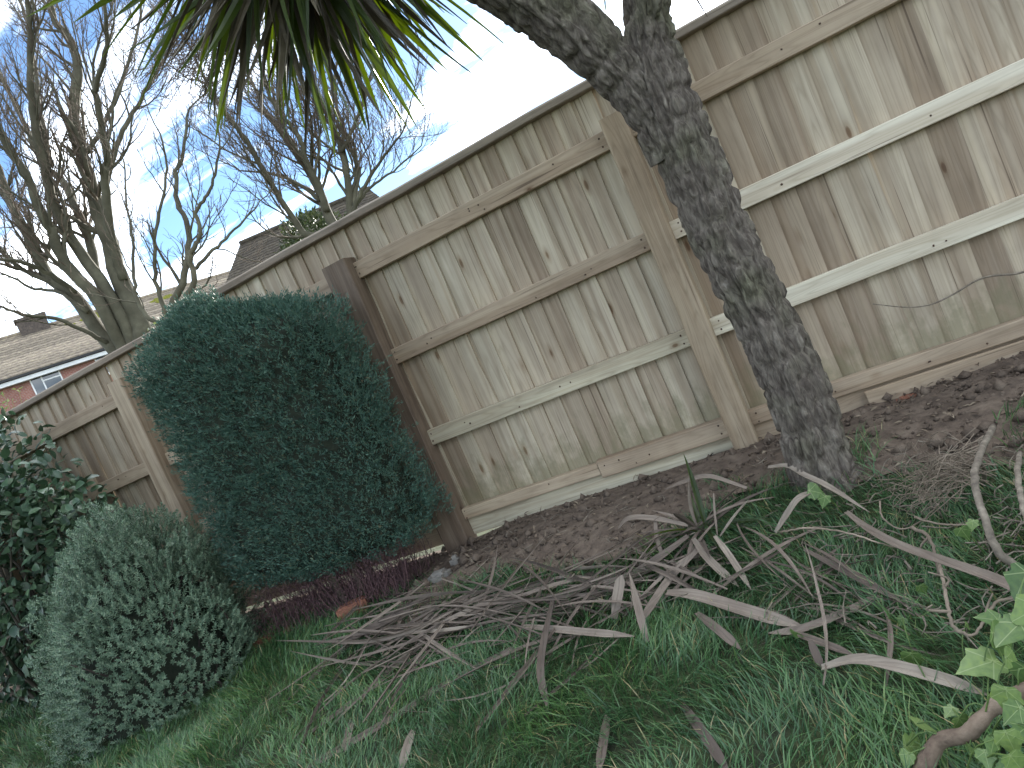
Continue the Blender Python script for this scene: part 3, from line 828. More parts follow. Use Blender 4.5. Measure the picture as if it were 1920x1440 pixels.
M['sprig'] = leaf_mat('young_leaf', [(0.0, (0.16, 0.20, 0.06)), (0.5, (0.24, 0.28, 0.09)), (1.0, (0.32, 0.33, 0.14))], 0.5, 0.35)
def sprig(label, foot, tips, seed, n):
    rg = np.random.default_rng(seed); root = empty('climber_shoot', foot); tag(root, label, 'plant'); foot = np.asarray(foot, float)
    mb = MB(); C_ = []
    for tp_ in tips:
        pth = smooth_path([foot, (foot + tp_) / 2 + rg.normal(size=3) * 0.03, tp_], 10); mb.add(*tube_vf(pth, np.linspace(0.004, 0.0015, 10), 4, False))
        C_.append(pth[5:])
    obj('stem', mb.mesh('stem', M['sprig'], True), root)
    C_ = np.concatenate(C_); idx = rg.integers(len(C_), size=n); P = C_[idx] + rg.normal(size=(n, 3)) * 0.012
    v, f = cards(P, unit(n, rg) + np.array([0, 0, 0.4]), unit(n, rg), rg.uniform(0.025, 0.045, n), rg.uniform(0.012, 0.02, n))
    o = obj('foliage', arr_mesh('foliage', v, f, M['sprig']), root); o['kind'] = 'stuff'
sprig('pale green climber shoots poking over the fence at the break in the capping', (-3.33, 0.10, 1.2), [at(x, y, 0.07) for x, y in ((292, 612), (282, 628), (300, 600), (315, 604), (300, 626))], 3, 70)
sprig('sunlit yellow-green shoots above the left end of the fence', (-5.0, 0.10, 1.3), [at(x, y, 0.07) for x, y in ((8, 742), (36, 733), (22, 752), (2, 760))], 4, 40)

# ------------------------------------------------------------------ clipped conifer against the fence
M['conifer'] = leaf_mat('conifer_spray', [(0.0, (0.036, 0.085, 0.066)), (0.45, (0.064, 0.132, 0.100)), (0.8, (0.092, 0.168, 0.122)), (0.95, (0.12, 0.19, 0.125)), (1.0, (0.15, 0.125, 0.07))], 0.55, 0.12)
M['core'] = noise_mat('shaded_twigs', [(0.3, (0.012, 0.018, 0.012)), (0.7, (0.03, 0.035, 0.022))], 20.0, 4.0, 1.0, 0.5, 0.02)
def conifer():
    rg = np.random.default_rng(77)
    cx, cy = -2.50, -0.43; hx, hy = 0.57, 0.27
    z0, z1 = 0.19, 1.62
    root = empty('conifer_hedge', (cx, cy, -0.04)); tag(root, 'dense clipped dark green conifer against the fence beside the old post', 'conifer')
    def surf(a, h):
        """a: angle round the plant, h: 0..1 up it -> point of its outer surface and its normal"""
        e = 0.45
        ca, sa = np.cos(a), np.sin(a)
        k = 1.0 / (np.abs(ca) ** (2 / e * 0.9) + np.abs(sa) ** (2 / e * 0.9)) ** (e / 2 / 0.9)
        taper = np.clip(1.0 - np.clip((h - 0.86) / 0.14, 0, 1) ** 2 * 0.55 - np.clip((0.06 - h) / 0.06, 0, 1) ** 1.5 * 0.25, 0, 2)
        n_ = vnoise(np.stack([ca * 2.2 + 5, sa * 2.2 + 5, h * 5.0], 1), 4) - 0.5
        n2 = vnoise(np.stack([ca * 6 + 5, sa * 6 + 5, h * 9.0], 1), 6) - 0.5
        n3 = vnoise(np.stack([ca * 13 + 5, sa * 13 + 5, h * 17.0], 1), 16) - 0.5
        R = k * taper * (1 + 0.16 * n_ + 0.12 * n2 + 0.09 * n3)
        x = cx + hx * R * ca + 0.05 * (1 - h); y = cy + hy * R * sa
        top = z1 + 0.10 * np.clip(-ca, 0, 1) * np.clip((h - 0.5) * 2, 0, 1) - 0.10 * np.clip(ca, 0, 1) * np.clip((h - 0.5) * 2, 0, 1)
        low = z0 - 0.02 * np.clip(ca, -1, 1)
        z = low + (top - low) * h
        return np.stack([x, y, z], 1), np.stack([ca * hy, sa * hx, np.clip((h - 0.8) * 1.6, 0, 0.4)], 1)
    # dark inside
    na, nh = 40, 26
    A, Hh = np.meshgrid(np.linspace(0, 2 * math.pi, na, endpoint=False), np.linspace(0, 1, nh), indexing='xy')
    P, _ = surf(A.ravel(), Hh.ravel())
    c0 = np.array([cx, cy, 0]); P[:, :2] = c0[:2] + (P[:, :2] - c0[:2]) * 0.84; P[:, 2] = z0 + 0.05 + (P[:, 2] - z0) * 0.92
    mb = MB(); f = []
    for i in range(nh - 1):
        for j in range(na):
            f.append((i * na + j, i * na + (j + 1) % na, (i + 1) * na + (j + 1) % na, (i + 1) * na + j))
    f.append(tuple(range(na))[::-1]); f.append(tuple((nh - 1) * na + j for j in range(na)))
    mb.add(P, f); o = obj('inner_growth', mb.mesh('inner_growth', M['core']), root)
    # sprays: clumps of little upright fans
    ncl = 13000
    # even along the outline, more of it on the garden side
    tb = np.linspace(0, 2 * math.pi, 721); po, _ = surf(tb, np.full(721, 0.5))
    st_ = np.linalg.norm(np.diff(po[:, :2], axis=0), axis=1) * np.where((tb[:-1] > math.pi * 0.9) & (tb[:-1] < math.pi * 2.1), 1.7, 1.0) * np.where((tb[:-1] > math.pi * 0.72) & (tb[:-1] < math.pi * 1.25), 2.0, 1.0)
    cu = np.concatenate([[0], np.cumsum(st_)]); a = np.interp(rg.random(ncl) * cu[-1], cu, tb)
    h = np.where(rg.random(ncl) < 0.16, rg.uniform(0.93, 1.0, ncl), rg.random(ncl))
    P, N = surf(a, h); N /= np.linalg.norm(N, axis=1)[:, None]
    topf = (h > 0.93)
    shrink = np.where(topf, np.sqrt(rg.random(ncl)), 1.03 - 0.24 * rg.random(ncl) ** 1.6 + np.where(rg.random(ncl) < 0.07, rg.random(ncl) * 0.11, 0))
    P[:, :2] = c0[:2] + (P[:, :2] - c0[:2]) * shrink[:, None]
    P[:, 2] += np.where(topf, rg.uniform(-0.03, 0.035, ncl), 0)
    ax = N * 0.85 + np.array([0, 0, 0.65]) + unit(ncl, rg) * 0.6
    ax /= np.linalg.norm(ax, axis=1)[:, None]
    V = []; Fc = []; k = 0
    per = 13
    Pc = np.repeat(P, per, 0); Ax = np.repeat(ax, per, 0); Nn = np.repeat(N, per, 0); m_ = len(Pc)
    s = np.tile(np.linspace(0, 1, per), ncl)
    cl = np.repeat(rg.uniform(0.03, 0.068, ncl), per)
    base = Pc + Ax * (s * cl)[:, None] + rg.normal(size=(m_, 3)) * 0.006 - Nn * 0.02
    dirs = Ax * (0.5 + 0.5 * s)[:, None] + unit(m_, rg) * (0.75 * (1.15 - s))[:, None]
    v, f = cards(base, dirs, unit(m_, rg), rg.uniform(0.011, 0.023, m_), rg.uniform(0.0036, 0.0066, m_))
    o = obj('foliage', arr_mesh('foliage', v, f, M['conifer']), root); o['kind'] = 'stuff'
    mb = MB()
    for k in range(6):
        x = cx + rg.uniform(-0.35, 0.35); y = cy + rg.uniform(-0.1, 0.1)
        mb.add(*tube_vf(smooth_path([(cx + (x - cx) * 0.5, y, -0.09), (x, y, 0.15), (x + 0.02, y, 0.5)], 6), 0.02, 7))
    obj('stem', mb.mesh('stem', M['bark'], True), root)
conifer()

# ------------------------------------------------------------------ round hebe bush in front
M['hebe'] = leaf_mat('hebe_leaf', [(0.0, (0.09, 0.15, 0.10)), (0.5, (0.14, 0.215, 0.14)), (0.85, (0.20, 0.275, 0.18)), (1.0, (0.25, 0.31, 0.21))], 0.5, 0.15)
M['hebe_wood'] = noise_mat('hebe_stem', [(0.3, (0.035, 0.026, 0.024)), (0.7, (0.085, 0.065, 0.055))], 9.0, 4.0, 0.95, 0.3)
def hebe():
    rg = np.random.default_rng(55)
    c = on(338, 1296, -0.09); R = np.array([0.52, 0.50, 0.92])
    root = empty('round_shrub', c); tag(root, 'rounded grey-green shrub with tiny whorled leaves on the lawn edge', 'shrub')
    n = 9500
    d = unit(n * 2, rg); d = d[d[:, 2] > -0.12][:n]; n = len(d)
    lob = 1 + 0.20 * (vnoise(d * 2.1 + 3, 2) - 0.5) + 0.30 * (vnoise(d * 5.0 + 3, 8) - 0.5) + 0.10 * (vnoise(d * 12.0 + 3, 18) - 0.5) + np.where(rg.random(n) < 0.02, rg.random(n) * 0.10, 0)
    # thin bare patch low on the side away from the light
    bare = np.clip((d @ np.array([0.62, -0.62, -0.15])) * 1.3 - 0.35, 0, 1) * (d[:, 2] < 0.55)
    keep = rg.random(n) > bare * 0.35
    d = d[keep]; lob = lob[keep]; n = len(d)
    depth_ = 1 - 0.24 * rg.random(n) ** 1.5
    z = np.sign(d[:, 2]) * np.abs(d[:, 2]) ** 0.9
    P = c + np.stack([d[:, 0], d[:, 1], z + 0.06], 1) * R * (lob * depth_)[:, None]
    per = 13
    ax = d * 0.9 + np.array([0, 0, 0.55]) + unit(n, rg) * 0.3; ax /= np.linalg.norm(ax, axis=1)[:, None]
    # whorl round every shoot tip
    a0 = np.cross(ax, np.array([0.3, 0.5, 0.1])); a0 /= np.linalg.norm(a0, axis=1)[:, None]; b0 = np.cross(ax, a0)
    ph = np.tile(np.arange(per) * 2.4, n) + np.repeat(rg.random(n) * 6, per)
    lev = np.tile(np.linspace(0, 1, per), n)
    A = np.repeat(ax, per, 0); A0 = np.repeat(a0, per, 0); B0 = np.repeat(b0, per, 0); PP = np.repeat(P, per, 0)
    rad = A0 * np.cos(ph)[:, None] + B0 * np.sin(ph)[:, None]
    base = PP + A * (lev * 0.030 - 0.012)[:, None]
    dirs = rad * (1.25 - 0.75 * lev)[:, None] + A * (0.35 + 0.9 * lev)[:, None]
    m_ = len(base)
    v, f = cards(base, dirs, A, rg.uniform(0.012, 0.019, m_), rg.uniform(0.006, 0.009, m_))
    o = obj('foliage', arr_mesh('foliage', v, f, M['hebe']), root); o['kind'] = 'stuff'
    mb = MB()
    for k in range(150):
        e = P[rg.integers(n)]
        s0 = c + np.array([rg.normal() * 0.06, rg.normal() * 0.06, 0.0])
        mid = s0 * 0.45 + e * 0.55 + rg.normal(size=3) * 0.05; mid[2] = max(mid[2], c[2] + 0.05)
        mb.add(*tube_vf(smooth_path([s0, mid, e - (e - c) * 0.03], 6), np.linspace(0.010, 0.0025, 6), 4, False))
    o = obj('stems', mb.mesh('stems', M['hebe_wood'], True), root); o['kind'] = 'stuff'
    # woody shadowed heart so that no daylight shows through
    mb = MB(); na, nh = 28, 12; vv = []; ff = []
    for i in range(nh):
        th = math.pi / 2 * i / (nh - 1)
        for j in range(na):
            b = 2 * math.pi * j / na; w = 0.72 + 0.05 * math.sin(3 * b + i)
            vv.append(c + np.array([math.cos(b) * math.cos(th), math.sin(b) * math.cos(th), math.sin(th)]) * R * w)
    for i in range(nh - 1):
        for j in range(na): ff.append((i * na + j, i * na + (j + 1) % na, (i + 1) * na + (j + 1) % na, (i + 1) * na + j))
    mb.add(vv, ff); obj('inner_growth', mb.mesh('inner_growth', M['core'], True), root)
hebe()

# ------------------------------------------------------------------ camellia on the left
M['camellia'] = leaf_mat('camellia_leaf', [(0.0, (0.028, 0.058, 0.032)), (0.5, (0.050, 0.095, 0.05)), (0.85, (0.075, 0.13, 0.065)), (1.0, (0.11, 0.165, 0.085))], 0.34, 0.12, spec=0.5)
M['camellia_wood'] = noise_mat('camellia_stem', [(0.3, (0.05, 0.045, 0.035)), (0.7, (0.12, 0.10, 0.08))], 9.0, 4.0, 0.9, 0.3)
def big_leaf_mesh(name, mat, L, Wd, k):
    """an oval pointed leaf, folded along its midrib, tip bent back; foot at the origin, along +X, face up"""
    rg = np.random.default_rng(k)
    n = 6; v = []; f = []
    for i in range(n):
        s = i / (n - 1); w = Wd * 0.5 * math.sin(math.pi * s ** 0.85) ** 0.75 if 0 < s < 1 else 0.0005
        x = L * s; z = -L * 0.22 * s * s * (0.6 + rg.random() * 0.5)
        v += [(x, -w, z + w * 0.28), (x, 0, z), (x, w, z + w * 0.28)]
    for i in range(n - 1):
        a = i * 3
        f += [(a, a + 3, a + 4, a + 1), (a + 1, a + 4, a + 5, a + 2)]
    mb = MB(); mb.add(v, f); return mb.mesh(name, mat, True)
def orient(o, p, d, up):
    d = Vector(d).normalized(); u_ = Vector(up); y = u_.cross(d).normalized(); z = d.cross(y)
    o.matrix_basis = Matrix(((d.x, y.x, z.x, p[0]), (d.y, y.y, z.y, p[1]), (d.z, y.z, z.z, p[2]), (0, 0, 0, 1)))
def camellia():
    rg = np.random.default_rng(91)
    c = np.array([-4.95, -0.52, 0.90]); R = np.array([1.0, 0.5, 0.98])
    g = np.array([c[0], c[1], -0.06])
    root = empty('camellia_bush', g); tag(root, 'glossy broad-leaved dark green bush at the left end of the fence', 'bush')
    n = 6200
    d = unit(n, rg)
    lob = 0.80 + 0.36 * vnoise(d * 2.4 + 9, 12)
    rr = 1 - 0.55 * rg.random(n) ** 1.5
    P = c + d * R * (lob * rr)[:, None]
    P[:, 1] = np.minimum(P[:, 1], -0.07); P[:, 2] = np.maximum(P[:, 2], 0.0)
    dirs = d * 0.6 + np.array([0, -0.15, -0.25]) + unit(n, rg) * 0.75
    ups = np.array([0, -0.35, 0.9]) + unit(n, rg) * 0.45
    size = rg.uniform(0.045, 0.085, n)
    tocam = CAM_P - P; vis = rr * (np.sum(d * tocam / np.linalg.norm(tocam, axis=1)[:, None], 1) > 0.15)
    vis = vis * (P[:, 0] > -5.3)
    order = np.argsort(-vis)
    meshes = [big_leaf_mesh('leaf', M['camellia'], 1.0, 0.52 + 0.04 * k, k) for k in range(6)]
    for i in order[:280]:
        o = bpy.data.objects.new('leaf', meshes[i % 6]); COL.objects.link(o); o.parent = root
        orient(o, P[i] - g, dirs[i], ups[i]); o.scale = (size[i],) * 3
    rest = order[280:]
    vv = []; ff = []; k = 0
    proto = [(np.array([v.co[:] for v in me.vertices]), np.array([p_.vertices[:] for p_ in me.polygons])) for me in meshes]
    for i in rest:
        pv, pf = proto[i % 6]
        D = dirs[i] / np.linalg.norm(dirs[i]); Y = np.cross(ups[i], D); Y /= np.linalg.norm(Y) + 1e-9; Z = np.cross(D, Y)
        vv.append(P[i] + size[i] * (pv[:, :1] * D + pv[:, 1:2] * Y + pv[:, 2:] * Z)); ff.append(pf + k); k += len(pv)
    o = obj('foliage', arr_mesh('foliage', np.concatenate(vv), np.concatenate(ff), M['camellia'], True), root); o['kind'] = 'stuff'
    mb = MB()
    for k in range(34):
        e = P[rg.integers(n)]; s0 = g + np.array([rg.normal() * 0.1, rg.normal() * 0.05, -0.05])
        mid = s0 * 0.4 + e * 0.6 + rg.normal(size=3) * 0.08 + np.array([0, 0, 0.1])
        mb.add(*tube_vf(smooth_path([s0, mid, e], 7), np.linspace(0.016, 0.003, 7), 5, False))
    o = obj('stems', mb.mesh('stems', M['camellia_wood'], True), root); o['kind'] = 'stuff'
camellia()
# ------------------------------------------------------------------ cabbage palm (forked trunk, sword leaves)
def palm_bark():
    ma, nt, out = new_mat('corky_bark'); T = NT(nt)
    tc = T.n('ShaderNodeTexCoord')
    mp = T.n('ShaderNodeMapping', {'Vector': tc.outputs['Object'], 'Scale': (46, 46, 15)})
    n1 = T.n('ShaderNodeTexNoise', {'Vector': mp.outputs[0], 'Scale': 1.0, 'Detail': 7.0, 'Roughness': 0.65, 'Distortion': 0.8})
    c = T.ramp(n1.outputs['Fac'], [(0.28, (0.035, 0.027, 0.022)), (0.46, (0.10, 0.082, 0.067)), (0.62, (0.19, 0.162, 0.132)), (0.80, (0.36, 0.32, 0.265))])
    n2 = T.n('ShaderNodeTexNoise', {'Vector': tc.outputs['Object'], 'Scale': 5.0, 'Detail': 3.0})
    lich = T.ramp(n2.outputs['Fac'], [(0.5, (1, 1, 1)), (0.72, (0.82, 0.92, 0.74))])
    c = T.mix(0.8, c, lich, 'MULTIPLY')
    b = T.n('ShaderNodeBump', {'Height': n1.outputs['Fac'], 'Strength': 0.9, 'Distance': 0.012})
    p = T.n('ShaderNodeBsdfPrincipled', {'Base Color': c, 'Roughness': 0.95, 'Normal': b.outputs[0], 'Specular IOR Level': 0.2})
    nt.links.new(p.outputs[0], out.inputs['Surface'])
    return ma
M['palm_bark'] = palm_bark()
def sword_mat(name, c0, c1, c2, rough, trans, tcol):
    """strap leaf: fine lines along it (local X)"""
    ma, nt, out = new_mat(name); T = NT(nt)
    raw, st, rnd = shift_by_object(T, (1.2, 260, 40))
    n1 = T.n('ShaderNodeTexNoise', {'Vector': st, 'Scale': 1.0, 'Detail': 3.0, 'Roughness': 0.6})
    base = T.ramp(rnd, [(0.0, c0), (0.5, c1), (1.0, c2)])
    g = T.ramp(n1.outputs['Fac'], [(0.3, (0.62, 0.6, 0.58)), (0.6, (1.05, 1.05, 1.05))])
    c = T.mix(0.8, base, g, 'MULTIPLY')
    n2 = T.n('ShaderNodeTexNoise', {'Vector': raw, 'Scale': 7.0, 'Detail': 4.0})
    bl = T.ramp(n2.outputs['Fac'], [(0.38, (0.55, 0.5, 0.48)), (0.6, (1, 1, 1))])
    c = T.mix(0.5, c, bl, 'MULTIPLY')
    p = T.n('ShaderNodeBsdfPrincipled', {'Base Color': c, 'Roughness': rough})
    if trans:
        tr = T.n('ShaderNodeBsdfTranslucent', {0: (*tcol, 1)})
        ms = T.n('ShaderNodeMixShader', {0: trans, 1: p.outputs[0], 2: tr.outputs[0]}); nt.links.new(ms.outputs[0], out.inputs['Surface'])
    else: nt.links.new(p.outputs[0], out.inputs['Surface'])
    return ma
M['sword_green'] = sword_mat('green_sword_leaf', (0.035, 0.055, 0.022), (0.055, 0.085, 0.03), (0.08, 0.11, 0.035), 0.4, 0.45, (0.34, 0.42, 0.05))
M['sword_dry'] = sword_mat('dry_sword_leaf', (0.075, 0.06, 0.038), (0.105, 0.085, 0.052), (0.15, 0.125, 0.075), 0.6, 0.1, (0.25, 0.17, 0.07))
M['dead'] = sword_mat('dead_sword_leaf', (0.088, 0.066, 0.050), (0.148, 0.114, 0.088), (0.225, 0.182, 0.142), 0.75, 0.0, None)
M['dead_pale'] = sword_mat('bleached_sword_leaf', (0.19, 0.155, 0.12), (0.24, 0.20, 0.155), (0.29, 0.245, 0.19), 0.7, 0.0, None)

def sword_mesh(name, mat, k, fold=0.35, droop=0.10, taper=0.5, segs=9, twist=0.0, wide=0.055, curl=0.0):
    """a strap leaf of length 1 along +X: narrow foot, widest in the middle, long point; width in the same units"""
    rg = np.random.default_rng(500 + k); v = []; f = []
    ph = rg.random() * 6; amp = rg.uniform(0.0, 0.012)
    bend_y = rg.normal() * curl; bend_z = abs(rg.normal()) * curl * 0.16; kink = rg.uniform(0.35, 0.75); kz = rg.normal() * curl * 0.4
    for i in range(segs + 1):
        s = i / segs
        w = wide * (0.45 + 0.55 * min(1, s / 0.35)) * (1 - max(0, (s - taper) / (1 - taper)) ** 1.7) * 0.5 + 0.0006
        z = -droop * s * s + bend_z * math.sin(math.pi * s) + kz * max(0, s - kink); y = amp * math.sin(ph + 5 * s) + bend_y * s * s
        tw = twist * s
        cy, sy_ = math.cos(tw), math.sin(tw)
        up = w * fold
        th = 0.0018
        for (a, b) in ((-w, up), (0, 0), (w, up), (w, up - th), (0, -th * 1.5), (-w, up - th)):
            v.append((s, y + a * cy - b * sy_, z + a * sy_ + b * cy))
    for i in range(segs):
        a = i * 6
        for j in range(6):
            f.append((a + j, a + (j + 1) % 6, a + 6 + (j + 1) % 6, a + 6 + j))
    f.append((0, 1, 2, 3, 4, 5)[::-1]); f.append(tuple(segs * 6 + j for j in range(6)))
    mb = MB(); mb.add(v, f); me = mb.mesh(name, mat, False); fix_normals(me); return me

def corky(path, rad, seed, na=110):
    """trunk surface with upright corky ridges and knobs"""
    t, N, B = frames(path)
    a = np.linspace(0, 2 * math.pi, na, endpoint=False)
    n = len(path); cum = np.concatenate([[0], np.cumsum(np.linalg.norm(np.diff(path, axis=0), axis=1))])
    AA, SS = np.meshgrid(a, cum)
    q = np.stack([np.cos(AA).ravel() * 6.0 + 9, np.sin(AA).ravel() * 6.0 + 9, SS.ravel() * 11], 1)
    q2 = np.stack([np.cos(AA).ravel() * 2.0 + 9, np.sin(AA).ravel() * 2.0 + 9, SS.ravel() * 4], 1)
    dsp = np.minimum(np.abs(vnoise(q, seed) - 0.5) * 3.0, 0.75) * 0.024 - 0.010 + np.minimum(np.abs(vnoise(q * 1.9, seed + 1) - 0.5) * 3.0, 0.8) * 0.012 - 0.005 + (vnoise(q2, seed + 2) - 0.5) * 0.016
    r = np.asarray(rad)[:, None] + dsp.reshape(n, na)
    v = path[:, None, :] + r[:, :, None] * (np.cos(AA)[:, :, None] * N[:, None, :] + np.sin(AA)[:, :, None] * B[:, None, :])
    i, j = np.meshgrid(np.arange(n - 1), np.arange(na), indexing='ij'); k = (j + 1) % na
    f = np.stack([i * na + j, i * na + k, (i + 1) * na + k, (i + 1) * na + j], -1).reshape(-1, 4)
    return v.reshape(-1, 3), f
palm_foot = at(1548, 905, -0.70)
palm = empty('cabbage_palm', (palm_foot[0], palm_foot[1], -0.06))
tag(palm, 'forked cabbage palm with corky trunk in front of the fence and hanging sword leaves', 'palm tree')
tp = [(palm_foot[0] + 0.035, -0.69, -0.12), at(1543, 890, -0.70), at(1502, 755, -0.70), at(1421, 575, -0.70), at(1364, 469, -0.70), at(1305, 330, -0.70), at(1245, 175, -0.71), at(1220, 90, -0.72), at(1214, 0, -0.74), at(1212, -90, -0.76), at(1190, -260, -0.72), at(1150, -420, -0.65)]
path = smooth_path(tp, 420)
sarc = np.linspace(0, 1, 420)
rad = np.interp(sarc, [0, 0.04, 0.12, 0.3, 0.5, 0.58, 0.66, 0.78, 1.0], [0.185, 0.138, 0.106, 0.098, 0.100, 0.094, 0.076, 0.074, 0.07])
v, f = corky(path, rad, 40)
obj('trunk', arr_mesh('trunk', v, f, M['palm_bark'], True), palm)
lp = [at(1262, 290, -0.70), at(1220, 210, -0.72), at(1150, 126, -0.77), at(1043, 33, -0.86), at(920, -50, -0.95), at(780, -125, -1.02), at(640, -180, -1.08), at(530, -205, -1.10)]
path = smooth_path(lp, 180)
rad = np.interp(np.linspace(0, 1, 180), [0, 0.12, 0.26, 0.42, 0.6, 1.0], [0.072, 0.078, 0.082, 0.098, 0.098, 0.075])
v, f = corky(path, rad, 60)
obj('limb', arr_mesh('limb', v, f, M['palm_bark'], True), palm)
GL = [sword_mesh('leaf', M['sword_green'], k, droop=0.06 + 0.03 * k, twist=(k - 2) * 0.25, wide=0.040, fold=0.5) for k in range(5)]
DL = [sword_mesh('leaf', M['sword_dry'], 20 + k, droop=0.10 + 0.03 * k, twist=(k - 2) * 0.4, wide=0.036, fold=0.7) for k in range(5)]
def crown(center, n, seed, down, reach=0.78):
    rg = np.random.default_rng(seed); g = np.array(palm.location)
    for i in range(n):
        d = unit(1, rg)[0]
        if i < n * down: d[2] = -abs(d[2]) * 0.9 - 0.25
        d /= np.linalg.norm(d)
        dry = (d[2] < -0.55 and rg.random() < 0.38) or rg.random() < 0.08
        o = bpy.data.objects.new('leaf', (DL if dry else GL)[rg.integers(5)]); COL.objects.link(o); o.parent = palm
        L = reach * rg.uniform(0.8, 1.12) * (0.92 if dry else 1.0)
        p = center + d * 0.05 + rg.normal(size=3) * 0.03
        upv = unit(1, rg)[0] * 0.8 + np.array([0, 0, 0.6])
        orient(o, p - g, d, upv)
        o.scale = (L, L * rg.uniform(0.8, 1.25), L)
        if dry: o['label'] = 'withered brown leaf'
crown_c = at(525, -205, -1.10)
crown(crown_c, 262, 3, 0.76, 0.76)
crown(at(1150, -420, -0.65), 36, 4, 0.4)
rg = np.random.default_rng(71); mb = MB()
proto = [(np.array([v_.co[:] for v_ in me.vertices]), [tuple(p_.vertices) for p_ in me.polygons]) for me in DL]
for k in range(80):
    d = unit(1, rg)[0]; d[2] = -abs(d[2]) - 0.45; d /= np.linalg.norm(d)
    L = 0.62 * rg.uniform(0.7, 1.1); pv, pf = proto[rg.integers(5)]
    Y = np.cross(unit(1, rg)[0], d); Y /= np.linalg.norm(Y); Z = np.cross(d, Y)
    mb.add(crown_c + d * 0.06 + rg.normal(size=3) * 0.05 + L * (pv[:, :1] * d + pv[:, 1:2] * Y + pv[:, 2:] * Z), pf)
sk = obj('withered_leaves', mb.mesh('withered_leaves', M['sword_dry']), palm); sk['kind'] = 'stuff'
# spent thread-like fruiting stalks tangled in the crown
rg = np.random.default_rng(15); mb = MB()
for k in range(46):
    s0 = crown_c + np.array([0.0, 0.05, -0.05])
    a = at(rg.uniform(250, 430), rg.uniform(60, 210), -0.75 + rg.uniform(-0.1, 0.2))
    mid = s0 * 0.5 + a * 0.5 + rg.normal(size=3) * 0.05 + np.array([0, 0, 0.06])
    mb.add(*tube_vf(smooth_path([s0, mid, a], 7), np.linspace(0.004, 0.0016, 7), 4, False))
    for j in range(5):
        u_ = rg.random() * 0.5 + 0.5; b = mid * (1 - u_) + a * u_
        mb.add(*tube_vf(smooth_path([b, b + rg.normal(size=3) * 0.05, b + rg.normal(size=3) * 0.09 - np.array([0, 0, 0.03])], 4), 0.0014, 3, False))
fs = obj('fruiting_stalks', mb.mesh('fruiting_stalks', M['twig'], True), palm); fs['kind'] = 'stuff'

# ------------------------------------------------------------------ dead leaves and sticks on the ground
def gz1(x, y): return float(ground_z(np.array([x]), np.array([y]))[0])
def onground(px, py, lift=0.0):
    z = -0.08
    for _ in range(6):
        p = on(px, py, z); z = gz1(p[0], p[1]) + lift
    return on(px, py, z)
def strap(px_pts, w_px, mat, label, cat='leaf', lifts=None, fold=0.3, group=None, name='dead_leaf', tip=0.75):
    """a strap leaf laid through points of the survey picture; lifts = height above the ground at each"""
    n = len(px_pts)
    lifts = lifts or [0.025] * n
    P = np.array([onground(x, y, h) for (x, y), h in zip(px_pts, lifts)])
    path = smooth_path(P, 14)
    dist = (P.mean(0) - CAM_P) @ CAM_F
    W_ = w_px / F_PX * dist
    t = np.gradient(path, axis=0); t /= np.linalg.norm(t, axis=1)[:, None]
    view = CAM_P - path; view /= np.linalg.norm(view, axis=1)[:, None]
    upv = 0.55 * view + 0.45 * np.array([0, 0, 1.0])
    s = np.cross(t, upv); s /= np.linalg.norm(s, axis=1)[:, None]; nn = np.cross(s, t)
    v = []; f = []
    for i in range(14):
        u_ = i / 13
        w = W_ * 0.5 * (0.55 + 0.45 * min(1, u_ / 0.3)) * (1 - max(0, (u_ - tip) / (1 - tip)) ** 1.6 * 0.93)
        up = w * fold
        for (a, b) in ((-w, up), (0, 0), (w, up), (w, up - 0.0022), (0, -0.003), (-w, up - 0.0022)):
            v.append(path[i] + s[i] * a + nn[i] * b)
    for i in range(13):
        a = i * 6
        for j in range(6): f.append((a + j, a + (j + 1) % 6, a + 6 + (j + 1) % 6, a + 6 + j))
    f.append((0, 1, 2, 3, 4, 5)[::-1]); f.append(tuple(13 * 6 + j for j in range(6)))
    # local frame along the leaf so that its fibres run lengthwise
    o0 = path[0].copy(); X = path[-1] - path[0]; X /= np.linalg.norm(X); Y = np.cross([0, 0, 1.0], X); Y /= np.linalg.norm(Y); Z = np.cross(X, Y)
    Rm = np.stack([X, Y, Z]); vl = (np.array(v) - o0) @ Rm.T
    mb = MB(); mb.add(vl, f); me = mb.mesh(name, mat); fix_normals(me)
    o = obj(name, me); o.matrix_world = Matrix(((X[0], Y[0], Z[0], o0[0]), (X[1], Y[1], Z[1], o0[1]), (X[2], Y[2], Z[2], o0[2]), (0, 0, 0, 1)))
    tag(o, label, cat, group)
    return o
GD = 'fallen sword leaves on the ground'
strap([(1541, 1252), (1603, 1236), (1671, 1247), (1779, 1277), (1855, 1304)], 23, M['dead_pale'], 'arched pale dead leaf lying in the grass left of the ivy', lifts=[0.03, 0.07, 0.08, 0.06, 0.03], group=GD)
strap([(1519, 1201), (1541, 1252)], 15, M['dead'], 'short dead leaf stub standing against the arched pale leaf', lifts=[0.06, 0.02], group=GD)
strap([(1250, 1111), (1306, 1117), (1420, 1152), (1508, 1176)], 24, M['dead'], 'broad grey dead leaf below the palm trunk pointing right', lifts=[0.06, 0.07, 0.05, 0.03], group=GD)
strap([(981, 1174), (1080, 1184), (1190, 1193)], 15, M['dead'], 'long dead leaf lying level across the middle of the leaf heap', lifts=[0.05, 0.06, 0.05], group=GD)
strap([(1213, 1204), (1197, 1141), (1180, 1074)], 15, M['dead'], 'reddish dead leaf pointing up from the leaf heap', lifts=[0.03, 0.10, 0.16], group=GD, tip=0.5)
strap([(1152, 1160), (1160, 1110), (1166, 1078)], 20, M['dead'], 'broad dead leaf stub just left of the upward pointing leaf', lifts=[0.03, 0.09, 0.13], group=GD)
strap([(1306, 1149), (1345, 1180), (1390, 1218)], 17, M['dead'], 'brown dead leaf under the broad grey leaf, tip in the grass', lifts=[0.05, 0.06, 0.03], group=GD)
